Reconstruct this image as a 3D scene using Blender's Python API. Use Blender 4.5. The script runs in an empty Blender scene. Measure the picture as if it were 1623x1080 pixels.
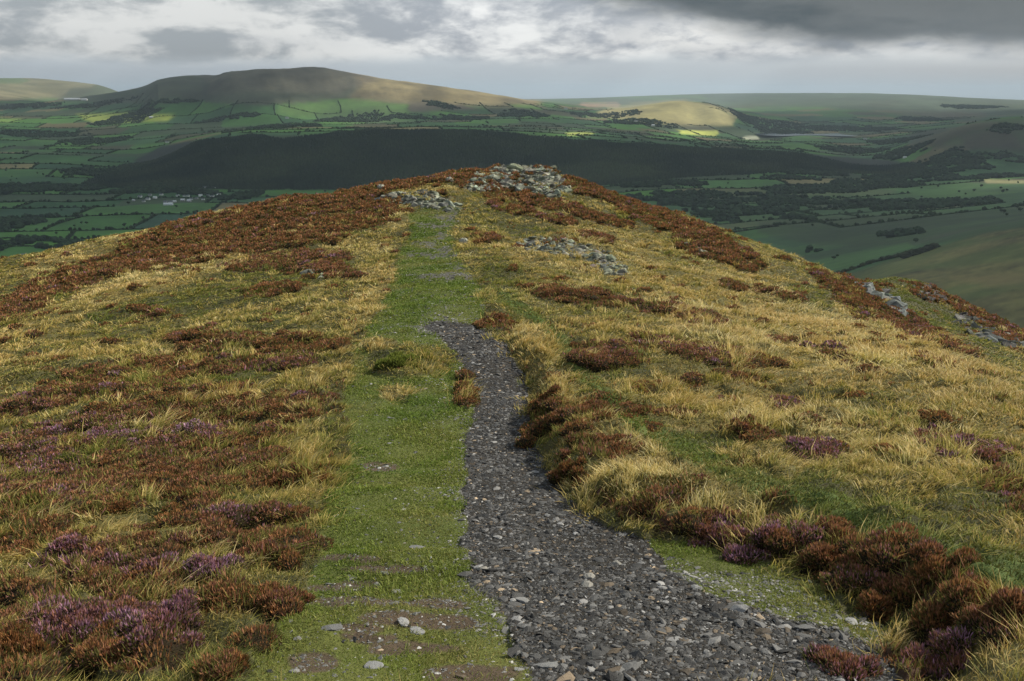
import bpy, math
import numpy as np
PI = math.pi
rng = np.random.default_rng(7)
HAZE = 4.4e-5
scene = bpy.context.scene
C = scene.collection

# ------------------------------------------------------------------ camera model (eye at the world origin)
F, CU, CV = 1405.0, 811.5, 540.0
PITCH = math.radians(15.7)
cp, sp = math.cos(PITCH), math.sin(PITCH)

def ray(u, v):
    u = np.asarray(u, float); v = np.asarray(v, float)
    a = (u - CU) / F; b = (CV - v) / F
    return a, cp + b * sp, -sp + b * cp          # world x, y, z of the view ray

def project(x, y, z):
    dep = y * cp - z * sp
    up = y * sp + z * cp
    ok = dep > 0.05
    dep = np.where(ok, dep, 1.0)
    return np.where(ok, CU + F * x / dep, -9999.0), np.where(ok, CV - F * up / dep, 9999.0)

# ------------------------------------------------------------------ noise
def _hash(ix, iy, seed):
    h = (ix.astype(np.int64) * 374761393 + iy.astype(np.int64) * 668265263 + seed * 974634777) & 0xFFFFFFFF
    h = ((h ^ (h >> 13)) * 1274126177) & 0xFFFFFFFF
    h = ((h ^ (h >> 16)) * 2246822519) & 0xFFFFFFFF
    return ((h ^ (h >> 15)) & 0xFFFFFF) / float(0xFFFFFF)

def vnoise(x, y, seed=0):
    x = np.asarray(x, float); y = np.asarray(y, float)
    ix = np.floor(x); iy = np.floor(y); fx = x - ix; fy = y - iy
    fx = fx * fx * fx * (fx * (fx * 6 - 15) + 10); fy = fy * fy * fy * (fy * (fy * 6 - 15) + 10)
    a = _hash(ix, iy, seed); b = _hash(ix + 1, iy, seed); c = _hash(ix, iy + 1, seed); d = _hash(ix + 1, iy + 1, seed)
    return (a + (b - a) * fx) * (1 - fy) + (c + (d - c) * fx) * fy      # 0..1

def fbm(x, y, seed=0, octv=4, gain=0.5):
    s = 0.0; amp = 1.0; tot = 0.0; f = 1.0
    for k in range(octv):
        s = s + amp * vnoise(np.asarray(x) * f + 17.3 * k, np.asarray(y) * f - 9.1 * k, seed + k)
        tot += amp; amp *= gain; f *= 2.03
    return s / tot * 2 - 1                                              # -1..1

def sstep(a, b, x):
    t = np.clip((x - a) / (b - a), 0, 1); return t * t * (3 - 2 * t)

# ------------------------------------------------------------------ polygon distance in the survey plane
def poly_sd(u, v, poly):
    """signed distance to a closed polygon, positive inside"""
    P = np.array(poly, float); n = len(P)
    u = np.asarray(u, float); v = np.asarray(v, float)
    best = np.full(u.shape, 1e9); inside = np.zeros(u.shape, bool)
    for i in range(n):
        x1, y1 = P[i]; x2, y2 = P[(i + 1) % n]
        dx, dy = x2 - x1, y2 - y1
        t = np.clip(((u - x1) * dx + (v - y1) * dy) / (dx * dx + dy * dy + 1e-9), 0, 1)
        best = np.minimum(best, np.hypot(u - x1 - t * dx, v - y1 - t * dy))
        if y1 != y2:
            cr = ((y1 > v) != (y2 > v)) & (u < (x2 - x1) * (v - y1) / (y2 - y1) + x1)
            inside ^= cr
    return np.where(inside, best, -best)

def line_d(u, v, pts):
    best = np.full(np.shape(u), 1e9)
    for (x1, y1), (x2, y2) in zip(pts[:-1], pts[1:]):
        dx, dy = x2 - x1, y2 - y1
        t = np.clip(((u - x1) * dx + (v - y1) * dy) / (dx * dx + dy * dy + 1e-9), 0, 1)
        best = np.minimum(best, np.hypot(u - x1 - t * dx, v - y1 - t * dy))
    return best

# ------------------------------------------------------------------ survey of the land: (column, row, forward distance in m)
NEAR = [
 (811,1080,4.0),(811,1000,4.8),(811,900,6.2),(811,800,8.2),(811,700,11.2),(811,600,15.5),(811,520,21),(811,450,29.5),(811,400,38),(811,350,49),(811,322,57),(811,300,64),
 (0,1080,4.2),(0,900,6.9),(0,780,9.6),(0,700,13),(0,600,20),(0,520,31),(0,460,44),
 (200,1080,4.1),(200,900,6.6),(200,700,12.5),(200,560,22),(200,460,36),(200,410,50),
 (400,1080,4.0),(400,900,6.4),(400,800,8.6),(400,700,12),(400,600,17.2),(400,500,26),(400,430,40),(400,370,54),
 (600,1080,4.0),(600,900,6.2),(600,700,11.2),(600,560,18),(600,450,31),(600,380,45),(600,330,57),
 (1000,1080,4.0),(1000,900,6.1),(1000,700,11),(1000,600,15.6),(1000,500,24.5),(1000,420,38),(1000,360,53),
 (1200,1080,4.0),(1200,900,6.0),(1200,800,7.9),(1200,700,11),(1200,600,16.3),(1200,500,27),(1200,430,41),
 (1400,1080,4.0),(1400,900,6.0),(1400,800,7.8),(1400,700,11),(1400,600,17),(1400,540,25),(1400,500,34),
 (1623,1080,4.0),(1623,900,6.0),(1623,800,7.8),(1623,700,11.2),(1623,640,15.5),(1623,590,23),(1540,545,33),
 (1425,485,50),(1500,520,50),(1390,462,56)]
SKY = [(-250,490,52),(-100,452,57),(0,423,60),(150,385,63),(300,348,66),(450,320,67),(600,298,68),(720,277,70),(820,266,72),(900,282,70),(1000,318,66),(1110,358,62),(1230,404,56),(1330,440,52),
       (1375,447,60),(1430,448,66),(1500,474,66),(1570,510,64),(1623,545,62),(1750,615,54)]
def polar(x, y): return np.arctan2(x, y), np.log(np.hypot(x, y))
KA = 3.0
def tps(P, w, Q):
    out = np.zeros(len(Q))
    for s in range(0, len(Q), 20000):
        q = Q[s:s+20000]
        d2 = (q[:, None, 0] - P[None, :, 0])**2 + (q[:, None, 1] - P[None, :, 1])**2
        K = 0.5 * d2 * np.log(d2 + 1e-12)
        out[s:s+20000] = K @ w[:-3] + w[-3] + q @ w[-2:]
    return out
def tps_fit(P, t, lam):
    n = len(P)
    d2 = ((P[:, None] - P[None])**2).sum(-1)
    A = np.zeros((n + 3, n + 3)); A[:n, :n] = 0.5 * d2 * np.log(d2 + 1e-12) + lam * np.eye(n)
    A[:n, n] = 1; A[n, :n] = 1; A[:n, n+1:] = P; A[n+1:, :n] = P.T
    return np.linalg.solve(A, np.concatenate([t, np.zeros(3)]))
def survey(lst):
    P = []; T = []
    for u, v, d in lst:
        a, b, c = ray(u, v); x = a / b * d; z = c / b * d
        r = math.hypot(x, d); P.append((math.atan2(x, d) * KA, math.log(r))); T.append(z / r)
    return P, T
P, T = survey(NEAR + SKY)
for u, v, d in SKY:                                                     # the ground rolls over behind the crest
    a, b, c = ray(u, v); x = a / b * d; z = c / b * d; r = math.hypot(x, d)
    for k, dz in ((1.18, 3.2), (1.5, 13)):
        P.append((math.atan2(x, d) * KA, math.log(r * k))); T.append((z * k - dz) / (r * k))
for deg, lst in ((55, ((3, -1.9), (10, -5.2), (30, -14), (80, -40))), (-55, ((3, -1.9), (10, -4.6), (30, -10), (80, -32))),
                 (100, ((3, -1.5), (12, -4), (60, -20))), (-100, ((3, -1.5), (12, -4), (60, -20))),
                 (178, ((3, -0.6), (20, 4), (80, 14))), (-178, ((3, -0.6), (20, 4), (80, 14))), (0, ((2, -2.3),))):
    for r, z in lst:
        P.append((math.radians(deg) * KA, math.log(r))); T.append(z / r)
PN = np.array(P); WN = tps_fit(PN, np.array(T), 0.0006)

FAR = [
 (0,400,2300),(0,330,3200),(250,310,3600),(420,297,3900),(0,290,4100),(100,260,4950),(250,250,5300),(0,230,6200),(0,200,7800),(150,186,8600),(300,190,8000),(0,172,9600),
 (0,160,10500),(100,158,10500),(0,124,14500),(60,125,14500),(100,129,14300),(150,136,13500),(170,150,11000),(250,134,10600),(330,133,10400),
 (340,163,9700),(500,166,9600),(620,166,9500),(700,167,9500),(830,164,9400),
 (500,182,8700),(650,180,8700),(780,178,8700),(500,190,7900),(350,205,7000),(650,190,7700),(600,203,6300),
 (200,290,4150),(400,290,4050),(330,222,5000),(450,216,5000),(600,211,5000),(760,215,5000),(900,226,5000),(1050,236,5000),(1250,246,5000),(1440,262,4950),
 (600,285,4150),(800,285,4200),(1000,283,4200),(1250,274,4350),(1450,276,4400),(600,245,4600),(900,255,4600),(1200,260,4650),
 (450,212,5200),(600,208,5200),(760,211,5250),(900,219,5300),(1050,230,5300),(1250,240,5300),
 (760,200,6500),(900,206,6400),(1100,225,6300),(1250,232,6300),(1400,240,6300),(820,185,8000),(950,190,8300),(1100,200,8300),(1200,215,8300),(1340,215,8300),(1270,220,7600),
 (960,180,9000),(1020,169,9200),(1080,164,9200),(1130,172,9100),(1165,190,8900),(1100,186,8800),(1200,192,9400),(1000,172,10500),(1080,172,10800),
 (850,158,24000),(1000,157,24000),(960,166,14000),(1000,154.5,17000),(1100,151.5,16500),(1200,151,15500),(1350,151.5,14500),(1250,155,22000),(1400,156,22000),(1580,162,20000),(1100,155,24000),(1450,155,14000),(1500,160,13500),(1623,162,13500),
 (1200,175,12000),(1350,175,11500),(1500,178,11500),(1300,200,9500),(1450,200,9000),(1623,186,9500),
 (1623,202,5000),(1590,204,5000),(1500,217,5200),(1450,230,5600),(1560,196,6500),(1700,202,5200),(1623,245,4600),(1500,245,4800),(1420,300,3700),
 (1140,345,3000),(1200,340,3000),(1200,300,3850),(1000,300,3850),(1500,300,3600),(1623,290,3600),(1300,390,2200),(1400,345,2700),(1623,336,2300),(1500,345,2450),
 (1350,436,1400),(1420,408,1420),(1490,385,1420),(1560,368,1400),(1623,358,1350),(1623,500,860),(1500,480,980),(1400,455,1150),(1623,420,1080),(1500,420,1200),
 (1400,400,1700),(1500,372,1750),(1623,346,1750)]
for u in (100, 200, 300, 400, 500, 600, 700, 800): FAR += [(u, 160, 12500), (u, 158, 18000)]
FAR += [(30,150,17500),(200,154,15500)]
for u in (20, 200, 400, 600, 800, 1000, 1200, 1400, 1600):               # the plain runs on to the horizon
    FAR.append((u, 155.9 if 820 < u < 1010 else 157.5, 45000))
P, T = survey(FAR)
for deg in (-33, -25, -15, -5, 5, 14, 22):
    for r, z in ((190, -95), (420, -230), (1000, -380 if deg < 18 else -300)):
        if not (deg > 20 and r == 1000): P.append((math.radians(deg) * KA, math.log(r))); T.append(z / r)
for deg in (30, 40):
    P.append((math.radians(deg) * KA, math.log(300))); T.append(-120 / 300)
for deg, zz in ((-60, -380), (-110, -250), (-178, 60), (60, -150), (110, 0), (178, 60)):
    for r in (200, 1500, 8000, 45000):
        z = -70 if r == 200 else zz
        if abs(deg) > 150 and r == 200: z = 30
        P.append((math.radians(deg) * KA, math.log(r))); T.append(z / r)
PF = np.array(P); WF = tps_fit(PF, np.array(T), 0.00001)

# the long hill beyond the plain: its own crest line laid over the base land
HU = np.array([215, 250, 285, 320, 338, 352, 366, 385, 405, 430, 455, 480, 500, 515, 540, 570, 600, 640, 680, 720, 760, 800, 835, 870.])
HV = np.array([150, 139, 134, 133, 128, 121, 116.5, 115, 112.5, 111, 110, 109, 107.5, 108.5, 113.5, 119, 124, 129.5, 135, 140.5, 147, 154, 161, 170.])
_a, _b, _c = ray(HU, HV); HR = 9600.0; HAZ = np.arctan2(_a, _b); HZ = _c / np.hypot(_a, _b) * HR
_base = tps(PF, WF, np.stack([HAZ * KA, np.full(len(HAZ), math.log(HR))], 1)) * HR
HADD = np.maximum(HZ - _base, 0); HADD[0] = 0; HADD[-1] = 0
def hill(az, r):
    a = np.interp(az, HAZ, HADD, left=0, right=0)
    t = (r - HR) / np.where(r < HR, 1700.0 + 250 * np.sin(az * 40), 1900.0)
    return a * np.clip(1 - t * t, 0, 1)**1.6 * (1 + .07 * fbm(az * 45 + r / 900, r / 800, 99, 5) * np.clip(np.abs(t) * 4, 0, 1))

# ------------------------------------------------------------------ survey masks on the near ground
GRAVEL = [(850,1100),(800,990),(755,930),(742,880),(738,800),(738,700),(756,640),(742,590),(712,545),(672,516),(700,508),(752,512),(800,545),(833,600),(838,660),(846,700),(868,742),(900,790),(950,830),(1030,858),(1060,905),(1130,945),(1230,975),(1320,1000),(1400,1040),(1440,1100)]
MOSSY = [(1030,856),(1080,862),(1200,888),(1300,935),(1400,1005),(1400,1045),(1320,1000),(1230,975),(1130,945),(1060,905)]
TURF = [(410,1110),(440,1000),(485,900),(520,800),(548,700),(552,620),(560,560),(592,505),(628,440),(634,400),(652,375),(650,340),(690,324),(728,332),(712,372),(738,425),(762,460),(772,505),(760,518),(700,512),(672,516),(712,545),(742,590),(756,640),(738,700),(738,800),(742,880),(755,930),(800,990),(860,1110)]
BANKLINE = [(1480,1100),(1420,1020),(1300,940),(1200,892),(1080,864),(960,838),(900,795),(866,742),(846,700),(840,660),(836,600),(803,545),(765,512)]
TRACK = [(795,470),(850,505),(890,540),(930,600),(1000,660),(1080,705),(1200,765),(1320,800),(1460,870),(1600,905),(1700,930)]
SMALLTRACK = [(563,520),(555,580),(560,640)]
SOILS = [(570,955,80,9),(690,958,50,9),(560,887,45,7),(620,905,70,7),(665,985,85,12),(490,1052,40,14),(760,1075,70,14),(720,990,50,9),(540,930,60,7),(650,1030,60,10),(590,1015,50,8),(700,1035,40,8),(600,742,30,5),(575,1000,40,6)]
BARES = [(700,437,52,5),(668,404,34,4),(680,386,20,4),(690,358,34,5),(720,345,24,7),(735,320,14,12),(744,312,10,8),(700,520,60,8),(712,398,15,10),(728,424,18,7),(704,372,12,8),(745,440,12,8),(718,330,14,7)]
# heather: (column, row, half width, half height, tilt deg, kind 0 russet .. 1 purple)
HEATH = [(470,350,150,40,-12,.1),(330,378,150,32,-14,.1),(210,412,120,16,-17,.1),(110,445,80,16,-18,.2),(30,485,60,14,-20,.15),(560,330,60,34,0,.05),
 (460,415,90,12,-5,.25),(515,428,45,12,5,.2),(430,460,45,8,-5,.1),(10,500,25,10,0,.2),(240,498,22,8,-8,.3),(300,530,40,8,-8,.2),(355,580,60,13,-8,.15),(440,575,60,11,-6,.6),(350,545,60,10,-10,.2),
 (480,545,60,14,0,.1),(200,585,90,14,-10,.25),(60,640,70,12,-14,.5),(270,635,120,12,-10,.2),(100,690,120,18,-12,.6),(200,660,90,14,-8,.55),(420,640,100,14,-6,.3),(460,655,50,9,0,.2),
 (250,700,120,22,-6,.6),(60,740,110,26,-8,.8),(380,690,80,14,-4,.35),(270,755,150,24,-3,.3),(110,800,120,22,-6,.3),(400,725,50,14,-4,.5),(30,765,60,20,0,.5),(430,765,35,12,0,.2),(480,752,14,12,0,.1),
 (170,795,60,14,0,.05),(300,790,40,10,0,.1),(390,820,80,12,-4,.5),(60,850,60,14,0,.15),(430,872,50,22,0,.3),(110,885,60,10,-12,.8),(170,905,60,16,0,.5),(250,930,110,22,0,.3),(20,930,30,18,0,.1),
 (320,908,30,16,-12,1.),(80,965,50,18,-6,.6),(380,955,80,16,0,.2),(445,962,34,18,0,.15),(180,1005,105,26,-4,.75),(190,1040,60,22,0,.2),(20,1060,50,26,0,.05),(345,1066,30,18,0,.2),(30,1010,30,20,0,.2),
 (905,468,75,12,8,.25),(960,475,40,9,10,.4),(1090,500,55,10,12,.4),(1030,488,30,7,8,.3),(965,562,50,15,6,.35),(1060,545,60,10,8,.4),(1130,560,60,13,8,.35),(1190,575,50,8,5,.3),(1180,600,40,6,5,.2),
 (1190,688,22,15,0,.15),(1160,675,20,8,0,.2),(1255,640,20,9,0,.7),(1160,640,16,7,0,.5),(1290,718,34,11,8,.75),(1545,710,60,11,5,.7),(1475,690,18,8,0,.5),(1590,770,40,10,0,.4),(1615,800,20,14,0,.4),
 (780,508,28,12,0,.1),(865,660,26,32,0,.15),(930,650,30,14,0,.15),(965,705,50,16,0,.25),(905,755,20,16,0,.05),(960,780,22,10,0,.5),(1010,800,60,8,0,.4),(1090,765,20,8,0,.2),(1005,650,20,8,0,.1),
 (1010,325,80,14,22,.1),(940,297,45,16,22,.1),(1100,368,90,14,24,.15),(1165,405,45,16,24,.15),(1120,395,50,14,20,.2),(950,345,55,7,15,.15),(942,376,26,7,20,.25),(880,348,30,6,10,.25),(820,335,40,6,10,.15),(1040,350,60,8,18,.1),
 (760,278,40,9,-10,.08),(800,284,34,6,0,.1),(690,282,70,9,-8,.1),(640,292,50,8,-6,.05),(870,262,30,10,10,.05),(780,290,50,14,0,.1),(850,320,80,8,10,.15),(742,618,7,28,0,.05),(250,590,160,14,-8,.15),(150,620,110,12,-8,.3),(330,655,90,12,-6,.25),(180,725,160,20,-8,.45),(330,725,80,18,0,.25),(60,800,80,16,0,.4),(250,870,90,12,0,.25),(330,860,60,12,0,.3),(130,760,120,20,-5,.35),(410,690,50,12,0,.2),(770,378,20,5,0,.2),(870,383,20,5,0,.3),
 (1360,470,40,26,40,.15),(1420,505,50,14,30,.3),(1460,525,40,12,25,.35),(1390,490,40,14,30,.2),(1500,545,40,8,20,.3),(1310,445,30,8,30,.1),(1170,455,30,5,15,.2),(1250,470,30,5,15,.2),(1320,560,16,7,0,.4),(1240,540,20,5,0,.3),(1480,575,30,6,10,.3),
 (1560,500,60,14,25,.3),(1470,465,30,10,20,.2),(1600,530,30,12,25,.3),
 (1150,848,45,22,0,.7),(1225,862,40,26,10,.8),(1300,880,60,34,10,.25),(1390,908,70,36,8,.3),(1480,930,72,36,8,.15),(1560,968,60,28,14,.2),(1615,990,30,18,0,.3),(1440,1070,40,10,0,.6),(1330,1060,34,16,0,.5),(1400,1040,20,8,0,.4),
 (1080,835,40,10,0,.3),(1020,815,40,10,0,.3),(745,600,8,34,0,.1),(1230,790,20,8,0,.3),(1400,860,20,8,0,.3)]
# pale straw (positive) and fresh green (negative) patches
STRAW = [(310,420,200,22,-14,1.3),(120,405,110,12,-18,1.3),(560,395,50,16,0,.9),(630,345,24,22,0,1.2),(480,408,60,8,0,.8),(230,450,180,20,-16,.9),(60,530,120,22,-14,.6),(200,540,160,30,-10,.1),(600,470,40,60,0,.7),
 (1300,540,280,60,12,1.1),(1100,440,240,50,15,.8),(900,410,120,50,5,.7),(1250,640,300,70,8,.7),(840,560,40,50,50,1),(900,640,30,20,0,.8),(1050,640,120,50,10,.7),(1400,640,250,60,5,.8),(1150,740,150,40,5,.8),(1000,740,70,40,0,.9),(1450,740,150,40,0,.5),
 (240,870,90,30,-10,.8),(120,850,100,30,0,.7),(350,830,60,30,0,.7),(460,700,40,50,0,.6),(470,620,60,50,0,.3),(630,620,20,20,0,.9),(610,545,40,12,0,.6),(1500,1035,110,22,0,1.0),(430,300,20,8,0,.4),(1150,330,60,10,25,.7),(1230,410,50,20,25,.5),
 (690,300,50,6,0,.8),(880,330,60,8,10,.7),(1600,860,40,40,0,.5),(820,620,20,20,0,.3),
 (410,440,100,20,-5,-.6),(330,480,110,22,-10,-.5),(160,600,120,16,-10,-.7),(420,510,80,16,0,-.4),(430,600,100,14,0,-.7),(180,500,120,14,-14,-.7),(60,480,60,8,-16,-.6),(640,568,50,16,0,-1),(1000,600,40,60,-45,-.5),(1100,690,100,14,20,-.6),
 (1280,770,130,24,14,-.65),(1450,850,130,20,14,-.6),(1540,900,80,16,10,-.5),(1460,600,50,14,10,-1),(1270,480,60,30,20,-.6),(1430,455,60,20,15,-1),(1480,500,80,20,25,-1.2),(1560,545,60,18,25,-.9),(850,370,60,12,5,-.8),(800,440,40,40,0,-.4),
 (1000,460,60,6,0,-.5),(940,300,30,14,20,-.6),(1060,440,60,20,20,-.4),(400,1040,80,50,0,-.9),(450,900,40,60,0,-.6),(300,1050,80,30,0,-.8),(120,900,60,20,0,.3),(20,870,40,30,0,.5),(1560,800,80,40,0,-.3)]
OUTCROP = {  # polygons of bare bedrock
 'summit': [(732,290),(765,280),(800,264),(845,260),(880,275),(900,292),(905,308),(885,314),(850,306),(805,300),(770,304),(735,302)],
 'left': [(605,312),(640,302),(680,305),(715,318),(735,334),(700,332),(650,324),(612,320)],
 'mid': [(820,384),(860,376),(905,382),(950,395),(985,415),(1000,436),(965,434),(930,412),(880,402),(835,396)],
 'slab': [(1352,449),(1385,456),(1420,480),(1436,498),(1425,498),(1395,474),(1360,458)],
}
def ell(u, v, lst):
    m = np.zeros(np.shape(u)); k = np.zeros(np.shape(u))
    for e in lst:
        cx, cy, a, b, t, q = e
        if a == 0: continue
        near = (np.abs(u - cx) < a * 1.9 + 8) & (np.abs(v - cy) < max(b, a * abs(math.sin(math.radians(t)))) * 1.9 + b)
        if not near.any(): continue
        uu = u[near] - cx; vv = v[near] - cy
        c, s = math.cos(math.radians(t)), math.sin(math.radians(t))
        p = (uu * c + vv * s) / a; w = (-uu * s + vv * c) / b
        val = np.clip(1.6 - (p * p + w * w), -1, 1)
        cur = m[near]; better = val > cur
        kk = k[near]; kk[better] = q; k[near] = kk
        cur[better] = val[better]; m[near] = cur
    return m, k

def near_masks(x, y, z):
    """what grows or lies at a point of the near ground"""
    r = np.hypot(x, y)
    u, v = project(x, y, z)
    n1 = fbm(x * 0.9, y * 0.9, 3, 3); n2 = fbm(x * 2.7, y * 2.7, 11, 3); n3 = fbm(x * 0.9 + 40, y * 0.9, 23, 3); n4 = fbm(x * 2.7 + 9, y * 2.7, 31, 3)
    s = 260.0 / np.maximum(r, 3)                       # 0.3 m of wander, as an angle
    uu = u + s * (0.5 * n1 + 0.3 * n2); vv = v + s * 0.45 * (0.5 * n3 + 0.3 * n4)
    uf = u + s * 0.35 * (n1 * .5 + n2); vf = v + s * 0.2 * (n3 * .5 + n4)
    frame = sstep(3.2, 3.6, r)
    sdg = poly_sd(uf, vf, GRAVEL); sdm = poly_sd(uf, vf, MOSSY); sdt = poly_sd(uf, vf, TURF)
    px = 1.0 * np.maximum(s / 90, .3)
    gravel = sstep(-8 * px - 1, 5 * px + 1, sdg + 7 * px * n2)
    bares = np.zeros_like(u); soils = np.zeros_like(u)
    ub = u + 22 * n2 + 14 * n1; vb = v + 9 * n4 + 3 * n3
    for cx, cy, a, b in BARES: bares = np.maximum(bares, np.clip(1.4 - ((ub - cx) / a)**2 - ((vb - cy) / b)**2, 0, 1))
    for k_, (cx, cy, a, b) in enumerate(SOILS): soils = np.maximum(soils, np.clip(1.5 - ((uu - cx) / a)**2 - ((vv - cy) / b)**2, 0, 1))
    tw = fbm(x * .7 + 3, y * .7, 41, 3); tw2 = fbm(x * 3.1, y * 3.1, 43, 3)
    sdt = poly_sd(u + s * (.9 * tw + .5 * tw2), v + s * .3 * n3, TURF)
    soils = np.clip(soils * 1.5 - .1 + .8 * fbm(x * 6, y * 6, 47, 3) * (soils > 0), 0, 1)
    turf = np.clip(sstep(-16 * px, 14 * px, sdt), 0, 1); lefts = (u < np.interp(v, [515, 600, 700, 800, 900, 1000, 1100], [755, 790, 790, 800, 850, 930, 1050])) & (v > 505) & (sdg > -70)
    turf = np.where(lefts, 1.0, turf)
    moss = sstep(-3 * px, 3 * px, sdm)
    for cx, cy, a, b in ((650,572,72,24), (628,622,24,12), (742,612,9,34), (600,548,30,12)):
        turf = turf * (1 - sstep(.0, .5, np.clip(1.3 - ((uu - cx) / a)**2 - ((vv - cy) / b)**2, 0, 1)))
    track = sstep(17, 6, line_d(uf, vf, TRACK) / (0.35 + 9 / np.maximum(r, 4)))
    heath, hk = ell(uu, vv, HEATH)
    hn = fbm(x * 1.3, y * 1.3, 51, 4)
    heath = heath + 0.55 * hn
    lf = .07 * sstep(560, 480, u) * sstep(520, 600, v)
    heath = sstep(0.12, 0.60, heath + lf) * (1 - np.clip(gravel + turf * 1.2 + moss, 0, 1)) 
    st, sq = ell(uu, vv, STRAW)
    straw = 0.12 + np.where(st > 0, sq * st, 0) + 0.55 * fbm(x * 0.55, y * 0.55, 71, 4)
    fr = line_d(uf, vf, [(830,515),(848,560),(868,600),(900,650),(960,700),(1040,748),(1130,790),(1230,830)]) / (0.35 + 9 / np.maximum(r, 4))
    straw = straw + .75 * sstep(26, 8, fr)
    rock = np.zeros_like(u)
    for p in OUTCROP.values(): rock = np.maximum(rock, sstep(-2, 3, poly_sd(uf, vf, p)))
    path = np.clip(gravel + turf + moss, 0, 1)
    bank = np.clip(1 - path, 0, 1)
    return dict(u=u, v=v, gravel=gravel, turf=turf * (1 - gravel), moss=moss, soil=soils * turf, bare=bares * turf, track=track * (1 - path), heath=heath, hk=hk, straw=straw, rock=rock, path=path, sdg=sdg, sdb=line_d(uf, vf, BANKLINE))

def H(x, y):
    """height of the land (m, eye = 0)"""
    x = np.asarray(x, float); y = np.asarray(y, float)
    shp = x.shape; x = x.ravel(); y = y.ravel()
    az, lr = polar(x, y); r = np.exp(lr)
    Q = np.stack([az * KA, lr], 1)
    z = np.zeros(len(x)); n = r < 175; f = r > 105
    w = sstep(105, 170, r)
    zn = np.zeros(len(x)); zf = np.zeros(len(x))
    if n.any(): zn[n] = tps(PN, WN, Q[n]) * r[n]
    if f.any():
        zf[f] = tps(PF, WF, Q[f]) * r[f]
        zf[f] = np.maximum(zf[f], -412 + 0 * r[f]) + hill(az[f], r[f])
        zf[f] += 7.0 * fbm(x[f] / 420, y[f] / 420, 91, 4) * sstep(600, 2500, r[f]) + 14 * fbm(x[f] / 1500, y[f] / 1500, 95, 4) * sstep(3500, 7000, r[f]) * sstep(16000, 11000, r[f])
    z = zn * (1 - w) + zf * w
    # relief of the near ground
    m = n
    if m.any():
        xm, ym, rm = x[m], y[m], r[m]
        k = near_masks(xm, ym, z[m])
        pth = k['path']
        right = (k['u'] > np.interp(k['v'], [500, 545, 600, 700, 795, 838, 864, 892, 940, 1020, 1100], [740, 800, 834, 846, 900, 960, 1080, 1200, 1300, 1420, 1500]) - 2)
        db = k['sdb'] * np.maximum(rm, 3) / F             # metres from the foot of the bank
        rise = np.where(right & (pth < .6), sstep(0.0, 0.42, db) * 0.30, 0) * sstep(505, 560, k['v'])
        left = np.where((~right) & (pth < .5), 1.0, 0) * 0
        tuss = 0.11 * (fbm(xm * 1.6, ym * 1.6, 121, 3) ) + 0.05 * fbm(xm * 4.5, ym * 4.5, 131, 2)
        big = 0.28 * fbm(xm * 0.25, ym * 0.25, 141, 3)
        sill = 0.035 * np.sin(ym * 5.2 + 2.2 * fbm(xm * 0.8, ym * 0.8, 151, 2)) * k['turf'] * sstep(14, 7, rm)
        roch = 0.55 * np.abs(fbm(xm * 0.8, ym * 0.8, 161, 4)) * k['rock']
        fade = sstep(2.5, 4, rm)
        mound = 0.22 * np.clip(1.2 - ((k['u'] - 640) / 55)**2 - ((k['v'] - 575) / 22)**2, 0, 1)
        z[m] += fade * (rise + (tuss + 0.0) * (1 - .85 * pth) + 0.012 * fbm(xm * 5, ym * 5, 171, 3) * pth + big * sstep(5, 16, rm) + sill + roch + mound + k['heath'] * 0.06)
    return z.reshape(shp)

# ------------------------------------------------------------------ the polar ground grid
fine = np.radians(np.arange(-37.5, 37.5001, 0.08))
coarse = np.radians(np.concatenate([np.arange(38, 60, 1.2), np.arange(60, 180, 4), [180]]))
AZ = np.concatenate([-coarse[::-1], fine, coarse[:-1]])                 # -180 .. <180, wraps
r1 = np.exp(np.arange(math.log(1.6), math.log(172.0), 0.0062)); 
r2 = np.exp(np.arange(math.log(172.0), math.log(48000.0), 0.0085))
RR = np.concatenate([r1, r2]); NR1 = len(r1); NA = len(AZ)
GX = RR[:, None] * np.sin(AZ)[None]; GY = RR[:, None] * np.cos(AZ)[None]
GZ = H(GX, GY)
LR = np.log(RR)
def ground(x, y):
    """bilinear height on the very mesh"""
    az, lr = polar(x, y)
    fi = np.clip(np.interp(lr, LR, np.arange(len(LR))), 0, len(LR) - 1.001); ai = np.clip(np.interp(az, AZ, np.arange(NA)), 0, NA - 1.001)
    i = fi.astype(int); j = ai.astype(int); a = fi - i; b = ai - j
    return (GZ[i, j] * (1 - a) + GZ[i + 1, j] * a) * (1 - b) + (GZ[i, j + 1] * (1 - a) + GZ[i + 1, j + 1] * a) * b
EL = GZ / RR[:, None]
RUN = np.maximum.accumulate(EL, axis=0)
def seen(x, y, z, tol=0.35):
    """is the point (or something tol metres tall on it) above the land in front of it"""
    az, lr = polar(x, y)
    i = np.clip(np.searchsorted(LR, lr) - 2, 0, len(LR) - 1); j = np.clip(np.round(np.interp(az, AZ, np.arange(NA))).astype(int), 0, NA - 1)
    r = np.exp(lr)
    return (z + tol) / r >= RUN[i, j]
def hit(u, v, rmin=3.0, rmax=45000.0):
    """where the sight line of a survey reading meets the land"""
    a, b, c = ray(u, v); az = math.atan2(float(a), float(b)); t = float(c) / math.hypot(float(a), float(b))
    j = int(round(float(np.interp(az, AZ, np.arange(NA)))))
    i0 = int(np.searchsorted(RR, rmin)); i1 = int(np.searchsorted(RR, rmax))
    k = np.nonzero(EL[i0:i1, j] >= t)[0]
    i = i0 + int(k[0]) if len(k) else i1 - 1
    r = RR[i]
    return r * math.sin(az), r * math.cos(az), GZ[i, j]

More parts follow.
